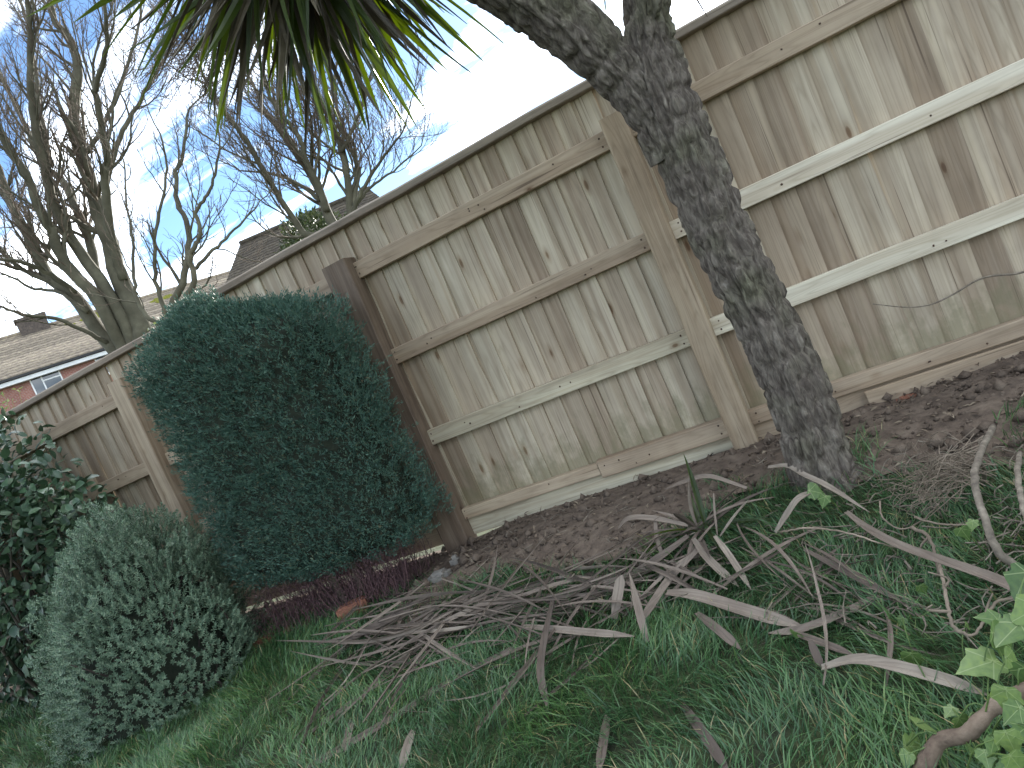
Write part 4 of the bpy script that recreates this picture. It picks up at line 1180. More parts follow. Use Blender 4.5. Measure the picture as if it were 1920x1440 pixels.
strap([(1279, 1320), (1320, 1377), (1368, 1450)], 20, M['dead'], 'pale brown dead leaf slanting out of the bottom edge, right of centre', lifts=[0.005, 0.02, 0.025], group=GD)
strap([(1139, 1340), (1132, 1390), (1122, 1450)], 18, M['dead'], 'brown dead leaf at the bottom edge beside the yellow-green tuft', lifts=[0.005, 0.02, 0.025], group=GD)
strap([(1036, 1125), (1014, 1244), (1027, 1331)], 14, M['dead'], 'narrow dead leaf hanging straight down from the leaf heap into the grass', lifts=[0.07, 0.06, 0.03], group=GD)
strap([(777, 1365), (764, 1400), (750, 1450)], 17, M['dead_pale'], 'pale grey dead leaf standing at the bottom edge, left of centre', lifts=[0.005, 0.03, 0.02], group=GD)
strap([(661, 1345), (653, 1380), (644, 1415)], 14, M['dead'], 'short dead leaf upright in the lawn near the bottom edge', lifts=[0.0, 0.025, 0.01], group=GD)
strap([(960, 1215), (849, 1276), (717, 1358), (565, 1446)], 13, M['dead'], 'long dark dead leaf slanting across the lawn to the bottom edge', lifts=[0.03, 0.015, 0.02, 0.01], group=GD, tip=0.9)
strap([(810, 1113), (704, 1171), (654, 1208), (533, 1318)], 11, M['dead'], 'long narrow dark leaf reaching from the heap towards the round shrub', lifts=[0.04, 0.03, 0.02, 0.01], group=GD)
strap([(633, 1202), (665, 1193), (710, 1172), (775, 1140)], 14, M['dead'], 'pale forked-looking leaf at the left end of the heap', lifts=[0.04, 0.06, 0.06, 0.05], group=GD)
strap([(696, 1189), (770, 1186), (836, 1181), (900, 1172)], 7, M['dead_pale'], 'thin pale leaf lying level at the left end of the heap', lifts=[0.05, 0.06, 0.06, 0.05], group=GD)
strap([(570, 1382), (665, 1313), (740, 1250), (810, 1195)], 10, M['dead'], 'dark thin leaf across the left of the lawn, ending at the heap', lifts=[0.01, 0.015, 0.02, 0.03], group=GD)
strap([(1587, 960), (1630, 993), (1698, 1028), (1847, 1079), (1922, 1113)], 17, M['dead'], 'long straight dead stem running right from the palm foot', cat='stick', lifts=[0.06, 0.08, 0.10, 0.13, 0.14], fold=0.5, name='fallen_stick', tip=0.97)
strap([(1440, 876), (1476, 873), (1508, 890), (1552, 911), (1630, 960)], 10, M['dead_pale'], 'wavy pale dead leaf crossing the foot of the palm trunk', lifts=[0.10, 0.12, 0.12, 0.10, 0.05], group=GD)
strap([(1454, 998), (1475, 965), (1497, 935), (1528, 919)], 12, M['dead_pale'], 'bent pale leaf like a knee left of the palm foot', lifts=[0.05, 0.10, 0.14, 0.13], group=GD)
strap([(1508, 1030), (1595, 1077), (1690, 1128)], 13, M['dead'], 'reddish dead leaf lying below the long straight stem', lifts=[0.05, 0.05, 0.04], group=GD)
strap([(1640, 1118), (1580, 1150), (1500, 1180), (1440, 1187)], 15, M['dead'], 'broad brown leaf lying behind the arched pale leaf', lifts=[0.03, 0.04, 0.04, 0.03], group=GD)
strap([(1470, 1180), (1540, 1205), (1600, 1228)], 14, M['dead'], 'brown leaf touching the tip of the arched pale leaf', lifts=[0.03, 0.04, 0.04], group=GD)
strap([(1290, 985), (1225, 972), (1180, 972), (1158, 992)], 11, M['dead'], 'dead leaf curling left from the dry rosette', lifts=[0.10, 0.16, 0.15, 0.09], group=GD)
strap([(1400, 915), (1330, 893), (1285, 903), (1245, 918)], 9, M['dead'], 'curved dead leaf hanging left below the third post', lifts=[0.13, 0.14, 0.13, 0.09], group=GD)
strap([(1350, 1005), (1375, 970), (1403, 937)], 6, M['dead_pale'], 'thin pale leaf pointing up right of the dry rosette', lifts=[0.06, 0.13, 0.2], group=GD)
strap([(1300, 1010), (1330, 1050), (1385, 1100)], 15, M['dead_pale'], 'grey bent leaf running down right from the dry rosette', lifts=[0.09, 0.08, 0.04], group=GD)
strap([(1340, 1005), (1370, 1045), (1408, 1105)], 12, M['dead_pale'], 'grey leaf lying beside the bent one below the rosette', lifts=[0.09, 0.07, 0.04], group=GD)
strap([(1228, 965), (1232, 1010), (1245, 1050)], 8, M['dead'], 'dead leaf hanging down left of the dry rosette', lifts=[0.16, 0.11, 0.05], group=GD)
strap([(1338, 925), (1340, 960), (1346, 1010)], 4, M['dead'], 'thin dead leaf hanging behind the dry rosette', lifts=[0.16, 0.12, 0.05], group=GD)
strap([(1290, 1005), (1230, 1050), (1180, 1080), (1110, 1110)], 15, M['dead'], 'dead leaf running from the rosette into the heap, upper one', lifts=[0.09, 0.07, 0.05, 0.05], group=GD)
strap([(1310, 1030), (1260, 1080), (1225, 1130), (1200, 1170)], 15, M['dead'], 'dead leaf running from the rosette into the heap, lower one', lifts=[0.08, 0.07, 0.06, 0.05], group=GD)
# the heap itself: leaves nothing tells apart
HEAP = [sword_mesh('dead_leaf', M['dead'], 60 + k, droop=0.05 * (k % 3) - 0.02, twist=(k - 7) * 0.2, wide=0.020 + 0.0020 * (k % 8), fold=0.2 + 0.08 * (k % 7), curl=0.16, taper=0.3 + 0.04 * (k % 9)) for k in range(15)]
rg = np.random.default_rng(33)
for i in range(230):
    if i < 170:
        u_ = rg.random(); cxp = 660 + 640 * u_; cyp = 1185 - 130 * u_ ** 1.3 + rg.normal() * 26 + 8
        ang_px = math.atan2(-95, 300) + rg.normal() * 0.42
    elif i < 205:
        cxp = rg.uniform(560, 1150); cyp = 1230 + (1150 - cxp) * 0.14 + rg.normal() * 40; ang_px = math.atan2(-60, 100) + rg.normal() * 0.3
    else:
        cxp = rg.uniform(1400, 1720); cyp = rg.uniform(1060, 1215); ang_px = 0.35 + rg.normal() * 0.7
    Lp = rg.uniform(55, 145)
    a = onground(cxp - math.cos(ang_px) * Lp, cyp - math.sin(ang_px) * Lp, 0.015); b = onground(cxp + math.cos(ang_px) * Lp, cyp + math.sin(ang_px) * Lp, 0.015)
    if rg.random() < 0.5: a, b = b, a
    L = min(np.linalg.norm(b - a), 0.75)
    if L < 0.12: continue
    o = bpy.data.objects.new('dead_leaf', HEAP[rg.integers(15)]); COL.objects.link(o)
    d = (b - a) / np.linalg.norm(b - a); d[2] += rg.uniform(-0.03, 0.05)
    h = rg.uniform(0.006, 0.042) if i < 170 else rg.uniform(0.004, 0.022)
    orient(o, (a[0], a[1], a[2] + h), d, (rg.normal() * 0.5, rg.normal() * 0.5 - 0.3, 1.0))
    o.scale = (L, L * rg.uniform(0.6, 1.0) * (0.5 / max(L, 0.3)) ** 0.5, L)
    tag(o, 'fallen dead brown sword leaf in the heap on the grass', 'leaf', 'leaves of the heap that nothing tells apart')

# dry rosette of a young palm shoot
rs = onground(1322, 1008, 0.0)
ros = empty('palm_shoot', rs); tag(ros, 'small half-dry palm shoot between the third post and the leaf heap', 'plant')
SH = [sword_mesh('leaf', M['dead'] if k < 3 else M['sword_green'], 80 + k, droop=0.35, twist=(k - 2) * 0.3, wide=0.075, fold=0.6) for k in range(5)]
for i in range(30):
    d = unit(1, rg)[0]; d[2] = abs(d[2]) * 0.8 + 0.12; d[1] -= 0.2
    o = bpy.data.objects.new('leaf', SH[i % 5]); COL.objects.link(o); o.parent = ros
    orient(o, rg.normal(size=3) * 0.012 + np.array([0, 0, 0.02]), d, (rg.normal() * 0.3, rg.normal() * 0.3, 1)); L = rg.uniform(0.16, 0.34); o.scale = (L, L, L)

# ------------------------------------------------------------------ sticks and dry brush on the right
M['stick'] = noise_mat('dry_stick', [(0.3, (0.075, 0.06, 0.047)), (0.55, (0.15, 0.125, 0.095)), (0.8, (0.26, 0.22, 0.17))], 38.0, 5.0, 0.85, 0.4, 0.004, per_object=0.5)
M['stick_pale'] = noise_mat('pale_dry_twig', [(0.3, (0.13, 0.10, 0.072)), (0.7, (0.30, 0.24, 0.18))], 10.0, 3.0, 0.85, 0.2, 0.003, per_object=0.4)
M['ivy_stem'] = noise_mat('woody_ivy_stem', [(0.3, (0.085, 0.058, 0.042)), (0.5, (0.17, 0.125, 0.09)), (0.75, (0.27, 0.21, 0.155))], 22.0, 6.0, 0.9, 0.8, 0.008)
def stick(name, label, px_pts, w_px, mat, lifts, taper=0.6, cat='stick', side=()):
    P = np.array([onground(x, y, h) for (x, y), h in zip(px_pts, lifts)])
    n = max(12, len(P) * 6); path = smooth_path(P, n); rgs = np.random.default_rng(int(px_pts[0][0]))
    path[1:-1] += rgs.normal(size=(n - 2, 3)) * 0.0008
    dist = (P.mean(0) - CAM_P) @ CAM_F
    nz = np.convolve(rgs.normal(size=n + 8), np.ones(5) / 5, 'same')[4:-4]
    r = w_px / 2 / F_PX * dist * np.linspace(1, taper, n) * (1 + 0.09 * nz)
    g = P[0]
    mb = MB(); mb.add(*tube_vf(path - g, r, 9)); 
    for (i, dpx, Lm) in side:
        c = path[int(i * (n - 1))] - g
        e = np.array(CAM_R) * dpx[0] - np.array(CAM_U) * dpx[1]
        e = e / np.linalg.norm(e) * Lm
        mb.add(*tube_vf(smooth_path([c, c + e * 0.5 + rgs.normal(size=3) * 0.01, c + e], 6), np.linspace(0.004, 0.0015, 6), 5))
    o = obj(name, mb.mesh(name, mat, True)); o.location = g
    tag(o, label, cat); return o
stick('dead_branch', 'thick curved dead branch standing at the right edge above the ivy', [(1862, 800), (1833, 862), (1828, 903), (1844, 965), (1871, 1033), (1903, 1060)], 13, M['stick'], [0.20, 0.26, 0.26, 0.22, 0.16, 0.12], 1.15)
stick('dead_branch', 'second dead branch cut off by the right edge', [(1912, 850), (1908, 890), (1916, 940), (1935, 1000)], 11, M['stick'], [0.2, 0.25, 0.24, 0.2], 0.9)
stick('dry_twig', 'crooked dry twig with small side shoots left of the ivy leaves', [(1762, 1060), (1770, 1100), (1778, 1137), (1786, 1173), (1806, 1187), (1826, 1190), (1848, 1160), (1870, 1128), (1905, 1122)], 7, M['stick_pale'], [0.14, 0.14, 0.13, 0.10, 0.08, 0.07, 0.09, 0.11, 0.12], 0.7, side=[(0.15, (-1, -1), 0.05), (0.3, (-1, -0.4), 0.04), (0.75, (0.3, -1), 0.06)])
stick('dry_twig', 'pale broken twig lying across the soil right of the long straight stem', [(1710, 990), (1738, 1003), (1752, 1035), (1760, 1075)], 7, M['stick_pale'], [0.12, 0.12, 0.1, 0.07], 0.7, side=[(0.4, (-0.4, 1), 0.07)])
stick('dry_twig', 'thin curved twig lying over the grass by the palm foot', [(1455, 1000), (1510, 990), (1585, 998), (1640, 1015), (1690, 1030)], 4, M['stick_pale'], [0.04, 0.09, 0.11, 0.09, 0.05], 0.6)
stick('dry_twig', 'long thin twig bowed over the soil below the brush', [(1650, 940), (1655, 970), (1690, 992), (1730, 975), (1760, 945)], 4, M['stick_pale'], [0.12, 0.12, 0.09, 0.12, 0.18], 0.6)
stick('dry_twig', 'straight thin twig from the brush towards the right edge', [(1715, 970), (1760, 982), (1820, 984)], 4, M['stick_pale'], [0.12, 0.12, 0.12], 0.7)
def fence_twig():
    pts = [at(1637, 570, -0.10), at(1700, 576, -0.09), at(1745, 571, -0.08), at(1787, 552, -0.08), at(1840, 522, -0.09), at(1900, 514, -0.10), at(1960, 512, -0.12), at(2020, 600, -0.2), at(2050, 760, -0.3)]
    g = np.array([pts[-1][0], pts[-1][1], pts[-1][2]]); mb = MB(); mb.add(*tube_vf(smooth_path(np.array(pts) - g, 40), np.linspace(0.0022, 0.006, 40), 6))
    pts2 = [pts[-1], at(2060, 900, -0.4), at(2075, 1010, -0.45)]
    mb.add(*tube_vf(smooth_path(np.array(pts2) - g, 10), np.linspace(0.006, 0.008, 10), 6))
    o = obj('bramble_stem', mb.mesh('bramble_stem', M['stick'], True)); o.location = g
    tag(o, 'thin bramble stem stretched across the lower boards at the right', 'stem')
fence_twig()
def brush():
    rg = np.random.default_rng(8)
    g = onground(1842, 905, 0.0)
    root = empty('dry_brush', g); tag(root, 'fan of fine dry twigs beside the thick curved branch', 'twigs')
    mb = MB()
    for k in range(58):
        s0 = onground(1838 + rg.normal() * 14, 872 + rg.normal() * 26, 0.16 + rg.normal() * 0.03)
        e = onground(1700 + rg.normal() * 32, 925 + rg.normal() * 34, 0.06 + abs(rg.normal()) * 0.05)
        u_ = rg.uniform(0.5, 1.0); e = s0 * (1 - u_) + e * u_
        mid = (s0 + e) / 2 + rg.normal(size=3) * 0.018 + np.array([0, 0, 0.025])
        pth = smooth_path([s0, mid, e], 7); mb.add(*tube_vf(pth, np.linspace(0.0019, 0.0009, 7), 4, False))
        for j in range(3):
            c = pth[rg.integers(2, 7)]; mb.add(*tube_vf(smooth_path([c, c + (e - s0) * 0.08 + rg.normal(size=3) * 0.02, c + (e - s0) * 0.16 + rg.normal(size=3) * 0.03], 4), 0.0011, 3, False))
    o = obj('twigs', mb.mesh('twigs', M['stick_pale'], True), root); o['kind'] = 'stuff'
    mb = MB(); mb.add(*tube_vf(smooth_path([g + np.array([0, 0, -0.01]), onground(1845, 880, 0.12), onground(1838, 868, 0.2)], 8), np.linspace(0.008, 0.005, 8), 7)); obj('stem', mb.mesh('stem', M['stick'], True), root)
    # loose litter of fine twigs over the soil on the right: nobody could count it
    mb = MB()
    for k in range(520):
        px, py = rg.uniform(1430, 1960), rg.uniform(820, 1180)
        if k % 5 == 0: px, py = rg.uniform(860, 1450), rg.uniform(930, 1120)
        c = onground(px, py, 0.012 + abs(rg.normal()) * 0.03); d = unit(1, rg)[0]; d[2] *= 0.35; L = rg.uniform(0.03, 0.13)
        mb.add(*tube_vf(smooth_path([c, c + d * L * 0.5 + rg.normal(size=3) * 0.012, c + d * L + rg.normal(size=3) * 0.012], 5), np.linspace(0.0024, 0.001, 5) * rg.uniform(0.6, 1.4), 4, False))
    o = obj('twig_litter', mb.mesh('twig_litter', M['stick'], True)); tag(o, 'fine dry twig litter scattered over the bare soil', 'twigs', kind='stuff')
brush()

# ------------------------------------------------------------------ ivy at the lower right
def ivy_mat():
    ma, nt, out = new_mat('ivy_leaf'); T = NT(nt)
    ge = T.n('ShaderNodeNewGeometry'); oi = T.n('ShaderNodeObjectInfo'); tc = T.n('ShaderNodeTexCoord')
    c = T.ramp(oi.outputs['Random'], [(0.0, (0.075, 0.135, 0.04)), (0.5, (0.12, 0.195, 0.055)), (1.0, (0.19, 0.27, 0.085))])
    n1 = T.n('ShaderNodeTexNoise', {'Vector': tc.outputs['Object'], 'Scale': 5.0, 'Detail': 5.0})
    c = T.mix(0.7, c, T.ramp(n1.outputs['Fac'], [(0.3, (0.55, 0.62, 0.5)), (0.55, (1, 1, 1)), (0.72, (1.3, 1.2, 0.8))]), 'MULTIPLY')
    sp = T.n('ShaderNodeSeparateXYZ', {0: tc.outputs['Object']})
    an = T.n('ShaderNodeMath', {0: sp.outputs[1], 1: sp.outputs[0]}, operation='ARCTAN2')
    wv = T.n('ShaderNodeMath', {0: an.outputs[0], 1: 3.3}, operation='MULTIPLY'); si = T.n('ShaderNodeMath', {0: wv.outputs[0]}, operation='SINE'); ab = T.n('ShaderNodeMath', {0: si.outputs[0]}, operation='ABSOLUTE')
    ln = T.n('ShaderNodeVectorMath', {0: tc.outputs['Object']}, operation='LENGTH'); pr_ = T.n('ShaderNodeMath', {0: ab.outputs[0], 1: ln.outputs['Value']}, operation='MULTIPLY')
    vein = T.ramp(pr_.outputs[0], [(0.02, (0.75, 0.75, 0.75)), (0.07, (0, 0, 0))])
    c = T.mix(vein, c, (0.30, 0.36, 0.16))
    p = T.n('ShaderNodeBsdfPrincipled', {'Base Color': c, 'Roughness': 0.36}); tr = T.n('ShaderNodeBsdfTranslucent'); nt.links.new(c, tr.inputs[0])
    ms = T.n('ShaderNodeMixShader', {0: 0.25, 1: p.outputs[0], 2: tr.outputs[0]}); nt.links.new(ms.outputs[0], out.inputs['Surface'])
    return ma
M['ivy'] = ivy_mat()
M['ivy_stalk'] = leaf_mat('ivy_leaf', [(0.0, (0.075, 0.13, 0.04)), (0.5, (0.12, 0.19, 0.055)), (1.0, (0.18, 0.26, 0.08))], 0.4, 0.3, scale=30.0)
def ivy_leaf_mesh(k):
    """five-lobed ivy leaf with raised veins between sunken lobes; stalk end at the origin, along +X"""
    rg = np.random.default_rng(900 + k)
    rim = [(-0.14, 0.10), (-0.20, 0.30), (-0.04, 0.52), (0.14, 0.47), (0.34, 0.60), (0.46, 0.42), (0.62, 0.30), (0.84, 0.14), (1.0, 0.0)]
    pts = [(x * (1 + rg.normal() * 0.05), y * (1 + rg.normal() * 0.06)) for x, y in rim]
    v = [(0, 0, 0), (0.3, 0, -0.02), (0.65, 0, -0.06)]
    n = len(rim)
    z_ = lambda i, x, y: 0.16 * abs(y) * (1 if i % 2 else 0.55) - 0.12 * x * x + rg.normal() * 0.008
    for i, (x, y) in enumerate(pts): v.append((x, y, z_(i, x, y)))
    left = list(range(3, 3 + n)); right = []
    for i, (x, y) in enumerate(pts[:-1]):
        x2, y2 = x * (1 + rg.normal() * 0.04), -y * (1 + rg.normal() * 0.06)
        right.append(len(v)); v.append((x2, y2, z_(i, x2, y2)))
    right.append(left[-1])
    f = []
    for r_, flip in ((left, True), (right, False)):
        tri = [(0, r_[0], r_[1]), (0, r_[1], r_[2]), (0, r_[2], r_[3]), (0, r_[3], 1), (1, r_[3], r_[4]), (1, r_[4], r_[5]), (1, r_[5], 2), (2, r_[5], r_[6]), (2, r_[6], r_[7]), (2, r_[7], r_[8])]
        f += [t[::-1] if flip else t for t in tri]
    f.append((0, right[0], left[0])[::-1])
    mb = MB(); mb.add(v, f); return mb.mesh('leaf', M['ivy'], True)
IV = [ivy_leaf_mesh(k) for k in range(6)]
ivy_root = onground(1740, 1460, 0.0)
ivy = empty('ivy_plant', ivy_root); tag(ivy, 'ivy with bright lobed leaves and a woody stem at the lower right', 'ivy')
ist = np.array([onground(1715, 1470, 0.01), onground(1740, 1425, 0.05), onground(1765, 1388, 0.08), onground(1812, 1377, 0.10), onground(1838, 1352, 0.12), onground(1870, 1322, 0.13), onground(1930, 1290, 0.15)])
mb = MB(); pth = smooth_path(ist, 40); rr = np.random.default_rng(2)
mb.add(*tube_vf(pth, np.linspace(0.015, 0.012, 40) * (1 + 0.16 * np.convolve(rr.normal(size=40), np.ones(4) / 4, 'same')), 9)); obj('stem', mb.mesh('stem', M['ivy_stem'], True), ivy)
ivl = [(1835, 1247, 62, 2.9, 0.14), (1712, 1238, 30, 1.2, 0.07), (1893, 1185, 60, 2.6, 0.17), (1880, 1200, 50, 0.6, 0.15), (1890, 1315, 46, 1.4, 0.16), (1898, 1340, 40, 2.2, 0.15), (1805, 1357, 28, 1.0, 0.1), (1735, 1362, 36, 0.3, 0.07), (1715, 1400, 40, 0.2, 0.05), (1860, 1400, 30, 2.0, 0.12), (1895, 1393, 40, 1.2, 0.13), (1905, 1430, 34, 0.9, 0.12), (1915, 1370, 34, 2.9, 0.14), (1850, 1425, 28, 1.6, 0.1), (1915, 1095, 52, 1.9, 0.2), (1730, 1105, 16, 1.0, 0.06), (1855, 1160, 34, 3.3, 0.14), (1900, 1240, 36, 0.5, 0.15), (1922, 1270, 40, 1.5, 0.16), (1820, 1405, 22, 1.0, 0.08), (1780, 1335, 22, 2.5, 0.08), (1925, 1150, 50, 2.4, 0.19), (1845, 1345, 24, 0.4, 0.11), (1530, 922, 26, 0.2, 0.13), (1545, 940, 20, 2.0, 0.1), (1808, 1000, 22, 1.0, 0.12), (1823, 985, 18, 2.0, 0.12), (1490, 1190, 16, 1.2, 0.05), (1815, 1175, 14, 0.8, 0.06), (1700, 1425, 26, 1.9, 0.05), (1880, 1440, 30, 2.5, 0.1), (1690, 1165, 14, 2.0, 0.05)]
mbp = MB()
for i, (px, py, wpx, rot, lift) in enumerate(ivl):
    rgi = np.random.default_rng(700 + i)
    p = onground(px, py, lift); dist = (p - CAM_P) @ CAM_F; L = wpx / F_PX * dist * 1.15
    d = CAM_R * math.cos(rot) - CAM_U * math.sin(rot) + CAM_F * rgi.normal() * 0.25
    upv = (CAM_P - p) / np.linalg.norm(CAM_P - p) * 0.7 + np.array([0, 0, 0.6]) + rgi.normal(size=3) * 0.22
    o = bpy.data.objects.new('leaf', IV[i % 6]); COL.objects.link(o); o.parent = ivy
    start = p - d * L * 0.4
    orient(o, start - np.array(ivy.location), d, upv); o.scale = (L, L, L)
    e = pth[rgi.integers(len(pth))] if (px > 1650 and py > 1080) else start + np.array([0.03, 0.02, -0.09])
    if np.linalg.norm(e - start) > 0.1: e = start + (e - start) / np.linalg.norm(e - start) * 0.09 - np.array([0, 0, 0.05])
    mbp.add(*tube_vf(smooth_path([start + d * L * 0.02, (start + e) / 2 + np.array([0, 0, 0.02]), e], 6), 0.0016, 4, False))
o = obj('stalks', mbp.mesh('stalks', M['ivy_stalk'], True), ivy); o['kind'] = 'stuff'
# ------------------------------------------------------------------ bricks and stones by the lawn edge
M['old_brick'] = noise_mat('old_brick', [(0.3, (0.12, 0.052, 0.035)), (0.55, (0.22, 0.095, 0.06)), (0.75, (0.27, 0.15, 0.10))], 18.0, 6.0, 0.95, 0.7, 0.008, per_object=0.3)
M['stone'] = noise_mat('garden_stone', [(0.3, (0.10, 0.09, 0.08)), (0.7, (0.24, 0.22, 0.19))], 9.0, 6.0, 0.9, 0.6, 0.01, per_object=0.3)
def rough_block(name, label, p, size, rotz, mat, seed, rounding=0.25, cat='brick', tilt=0.0):
    import bmesh
    bm = bmesh.new(); bmesh.ops.create_cube(bm, size=1.0)
    bmesh.ops.bevel(bm, geom=bm.edges[:], offset=rounding * 0.5, segments=2, affect='EDGES')
    bmesh.ops.subdivide_edges(bm, edges=[e for e in bm.edges if e.calc_length() > 0.3], cuts=2, use_grid_fill=True)
    me = bpy.data.meshes.new(name); bm.to_mesh(me); bm.free()
    co = np.array([v.co[:] for v in me.vertices]); co = co * (1 + 0.16 * (vnoise(co * 3.1 + 5, seed) - 0.5)[:, None] + 0.06 * (vnoise(co * 9 + 5, seed + 1) - 0.5)[:, None])
    co = co * np.asarray(size)
    me.vertices.foreach_set('co', co.astype(np.float32).ravel()); me.materials.append(mat); me.update()
    o = obj(name, me); o.location = p; o.rotation_euler = (tilt, tilt * 0.5, rotz); tag(o, label, cat); return o
def blk(px, py, lift, *a, **k):
    p = onground(px, py, lift)
    return rough_block(a[0], a[1], p, *a[2:], **k)
blk(662, 1140, 0.03, 'brick', 'broken orange brick at the left end of the leaf heap', (0.15, 0.09, 0.06), 0.5, M['old_brick'], 1, rounding=0.18)
blk(545, 1182, 0.02, 'brick', 'brick fragment in the grass below the clipped conifer, right one', (0.07, 0.06, 0.05), 0.2, M['old_brick'], 2, rounding=0.3)
blk(578, 1170, 0.02, 'brick', 'small reddish brick chip nearest the broken orange brick', (0.06, 0.05, 0.04), 1.0, M['old_brick'], 3, rounding=0.3)
blk(497, 1203, 0.02, 'brick', 'brick fragment half hidden beside the round shrub', (0.11, 0.08, 0.05), 0.3, M['old_brick'], 4, rounding=0.25)
blk(855, 1052, 0.02, 'stone', 'small grey stone at the foot of the old post', (0.06, 0.05, 0.06), 0.3, M['stone'], 5, rounding=0.6, cat='stone')
blk(825, 1080, 0.02, 'stone', 'flat grey stone on the soil below the old post', (0.11, 0.09, 0.05), 0.1, M['stone'], 6, rounding=0.5, cat='stone')
b1 = rough_block('brick', 'reddish brick lying under the right fence bay beside the palm', tuple(at(1628, 783, -0.10)), (0.215, 0.09, 0.062), 0.03, M['old_brick'], 7, rounding=0.12)
b2 = rough_block('brick', 'second reddish brick in line under the right fence bay', tuple(at(1628, 783, -0.10) + np.array([0.235, 0.0, 0.006])), (0.215, 0.09, 0.062), -0.05, M['old_brick'], 8, rounding=0.12)
b3 = rough_block('stone', 'flat grey stone right of the two bricks at the fence foot', tuple(at(1628, 783, -0.10) + np.array([0.44, -0.03, -0.005])), (0.17, 0.1, 0.06), 0.2, M['stone'], 9, rounding=0.4, cat='stone')
# soil crumbs
def crumbs():
    rg = np.random.default_rng(4); n = 5200
    x = rg.uniform(-3.6, 1.6, n); y = rg.uniform(-1.5, -0.06, n); k = in_soil(x, y) > 0.02; x, y = x[k], y[k]; n = len(x)
    s = rg.uniform(0.003, 0.012, n) * (1 + 1.8 * (rg.random(n) < 0.10))
    z = ground_z(x, y) + 0.010 + s * 0.4
    oc = np.array([(1, 0, 0), (0, 1, 0), (-1, 0, 0), (0, -1, 0), (0, 0, 1), (0, 0, -1)], float)
    V = np.stack([x, y, z], 1)[:, None, :] + oc[None] * s[:, None, None] * rg.uniform(0.55, 1.3, (n, 6, 1))
    fc = np.array([(0, 1, 4), (1, 2, 4), (2, 3, 4), (3, 0, 4), (1, 0, 5), (2, 1, 5), (3, 2, 5), (0, 3, 5)])
    Fc = (fc[None] + (np.arange(n) * 6)[:, None, None]).reshape(-1, 3)
    o = obj('soil_crumbs', arr_mesh('soil_crumbs', V.reshape(-1, 3), Fc, M['soil'])); tag(o, 'loose crumbs of dug soil along the fence', 'soil', kind='stuff')
crumbs()
M['litter'] = leaf_mat('leaf_litter', [(0.0, (0.06, 0.042, 0.03)), (0.5, (0.14, 0.10, 0.07)), (1.0, (0.26, 0.21, 0.15))], 0.8, 0.0)
def litter():
    rg = np.random.default_rng(14); n = 2300
    x = rg.uniform(-4.2, 1.6, n); y = rg.uniform(-1.6, -0.05, n); k = in_soil(x, y) > -0.12; x, y = x[k], y[k]; n = len(x)
    P = np.stack([x, y, ground_z(x, y) + 0.016 + rg.random(n) * 0.012], 1); d = unit(n, rg); d[:, 2] *= 0.25
    up = unit(n, rg) * 0.5 + np.array([0, 0, 1.0])
    v, f = cards(P, d, up, rg.uniform(0.012, 0.05, n), rg.uniform(0.006, 0.016, n))
    o = obj('leaf_litter', arr_mesh('leaf_litter', v, f, M['litter'])); tag(o, 'small dry leaf scraps strewn over the dug soil', 'leaf litter', kind='stuff')
litter()

# ------------------------------------------------------------------ purple-brown heather under the conifer
M['heather'] = leaf_mat('heather_twig', [(0.0, (0.05, 0.025, 0.03)), (0.5, (0.10, 0.05, 0.055)), (1.0, (0.16, 0.09, 0.09))], 0.7, 0.0)
def heather():
    rg = np.random.default_rng(19); g = np.array([-2.42, -0.42, gz1(-2.42, -0.42)])
    root = empty('heather', g); tag(root, 'low purplish brown twiggy plant under the clipped conifer', 'plant')
    mb = MB()
    for k in range(420):
        b = g + np.array([rg.uniform(-0.55, 0.34), rg.uniform(-0.26, 0.16), 0.0]); h = rg.uniform(0.10, 0.30)
        e = b + np.array([rg.normal() * 0.06, rg.normal() * 0.05, h])
        mb.add(*tube_vf(smooth_path([b, (b + e) / 2 + rg.normal(size=3) * 0.012, e], 4), np.linspace(0.0022, 0.001, 4), 3, False))
    o = obj('stems', mb.mesh('stems', M['heather'], True), root); o['kind'] = 'stuff'
    n = 13000
    P = g + np.stack([rg.uniform(-0.58, 0.36, n), rg.uniform(-0.28, 0.18, n), rg.random(n) ** 0.8 * 0.26], 1)
    v, f = cards(P, unit(n, rg) + np.array([0, 0, 0.8]), unit(n, rg), rg.uniform(0.008, 0.02, n), rg.uniform(0.002, 0.004, n))
    o = obj('foliage', arr_mesh('foliage', v, f, M['heather']), root); o['kind'] = 'stuff'
heather()

# ------------------------------------------------------------------ grass
def grass_mat():
    ma, nt, out = new_mat('grass_blade'); T = NT(nt)
    ge = T.n('ShaderNodeNewGeometry'); tc = T.n('ShaderNodeTexCoord')
    c = T.ramp(ge.outputs['Random Per Island'], [(0.0, (0.034, 0.085, 0.034)), (0.4, (0.060, 0.140, 0.052)), (0.8, (0.090, 0.185, 0.066)), (0.93, (0.13, 0.20, 0.075)), (0.97, (0.27, 0.23, 0.11)), (1.0, (0.33, 0.28, 0.15))])
    n1 = T.n('ShaderNodeTexNoise', {'Vector': tc.outputs['Object'], 'Scale': 3.2, 'Detail': 3.0})
    pt = T.ramp(n1.outputs['Fac'], [(0.3, (0.62, 0.72, 0.7)), (0.5, (1, 1, 1)), (0.7, (1.35, 1.25, 0.95))])
    c = T.mix(0.8, c, pt, 'MULTIPLY')
    p = T.n('ShaderNodeBsdfPrincipled', {'Base Color': c, 'Roughness': 0.38, 'Specular IOR Level': 0.5})
    tr = T.n('ShaderNodeBsdfTranslucent'); nt.links.new(c, tr.inputs[0])
    ms = T.n('ShaderNodeMixShader', {0: 0.25, 1: p.outputs[0], 2: tr.outputs[0]}); nt.links.new(ms.outputs[0], out.inputs['Surface'])
    return ma
M['grass'] = grass_mat()
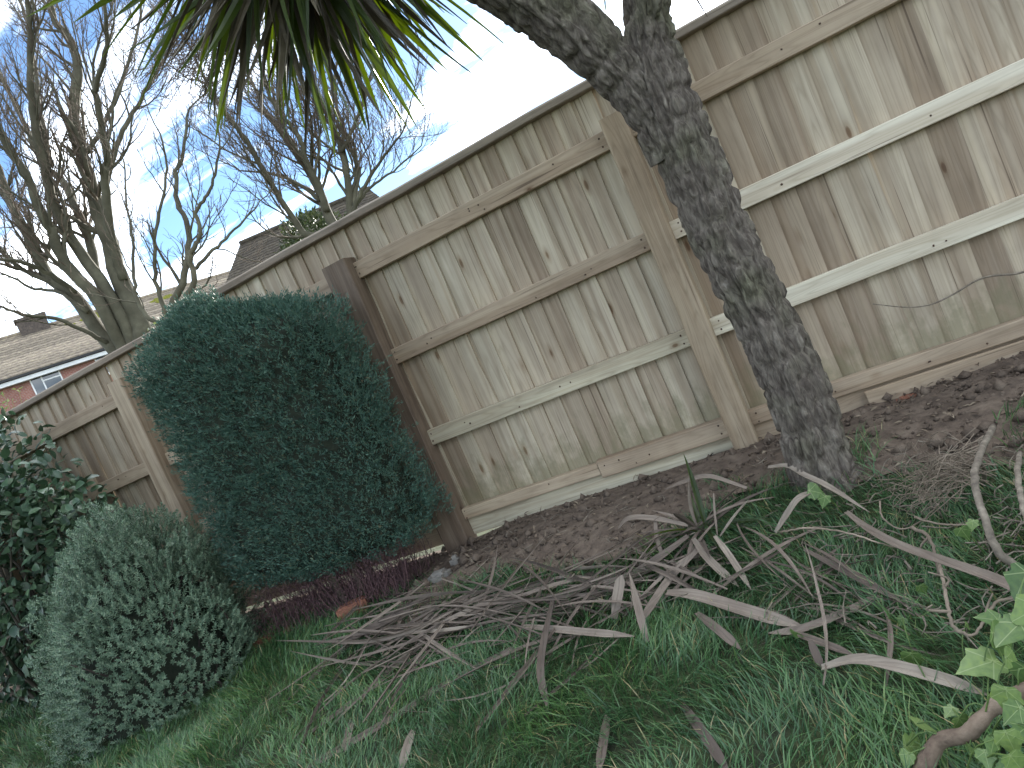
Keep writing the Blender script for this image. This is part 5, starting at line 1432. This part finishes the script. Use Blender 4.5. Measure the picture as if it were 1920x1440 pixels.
def blades(x, y, h, w, rg, lean=0.7, zoff=0.0):
    n = len(x)
    z = ground_z(x, y) + zoff
    # neighbouring blades flop the same way
    fl = vnoise(np.stack([x * 3.3, y * 3.3, np.zeros(n)], 1), 44) * 9.0 + rg.normal(size=n) * 0.9
    dx_, dy_ = np.cos(fl), np.sin(fl)
    le = lean * rg.uniform(0.25, 1.35, n)
    fa = fl + math.pi / 2 + rg.normal(size=n) * 0.7
    wx, wy = np.cos(fa) * w * 0.5, np.sin(fa) * w * 0.5
    rows = []
    for s, ws in ((0.0, 0.9), (0.33, 1.0), (0.68, 0.72), (1.0, 0.06)):
        hx = x + dx_ * h * le * s ** 1.8; hy = y + dy_ * h * le * s ** 1.8
        hz = z - 0.01 + h * (s - 0.32 * le * s ** 2.2)
        rows.append(np.stack([hx - wx * ws, hy - wy * ws, hz], 1)); rows.append(np.stack([hx + wx * ws, hy + wy * ws, hz], 1))
    V = np.stack(rows, 1).reshape(-1, 3)
    k = np.arange(n) * 8
    Fc = np.stack([np.stack([k + 2 * i, k + 2 * i + 1, k + 2 * i + 3, k + 2 * i + 2], 1) for i in range(3)], 1).reshape(-1, 4)
    return V, Fc
def lawn_grass():
    rg = np.random.default_rng(101)
    def sample(n, x0, x1, y0, y1): return rg.uniform(x0, x1, n), rg.uniform(y0, y1, n)
    xs, ys = [], []
    for n, b in ((76000, (-3.4, 1.3, -2.75, -0.45)), (26000, (-5.6, -2.6, -2.4, -0.2)), (8000, (-8, 3, -6, 0))):
        a, b_ = sample(n, *b); xs.append(a); ys.append(b_)
    x = np.concatenate(xs); y = np.concatenate(ys)
    ins = in_soil(x, y)
    pk = np.clip(1 - (ins + 0.05) / 0.10, 0.0, 1)
    tuft = vnoise(np.stack([x * 4, y * 4, x * 0], 1), 51)
    pk = np.maximum(pk, np.where((ins < 0.4) & (tuft > 0.74), 0.35, 0))
    pk = np.maximum(pk, np.where((x < -1.9) & (y < -0.22), 0.4, 0))
    # thinner and shorter under the leaf heap and the shrub
    hc = on(338, 1296, -0.09); heb = np.hypot((x - hc[0]) / 0.44, (y - hc[1]) / 0.44) < 1
    k = (rg.random(len(x)) < pk) & ~heb & (y < -0.09) & ~((np.abs(x) < 0.35) & (np.abs(y + 3.42) < 0.4))
    x, y, tuft = x[k], y[k], tuft[k]
    h = rg.uniform(0.035, 0.095, len(x)) * (0.65 + 0.8 * tuft); w = rg.uniform(0.0022, 0.0046, len(x))
    V, Fc = blades(x, y, h, w, rg, 0.95)
    o = obj('grass', arr_mesh('grass', V, Fc, M['grass'], True)); tag(o, 'rough unmown green grass of the lawn', 'grass', kind='stuff')
lawn_grass()
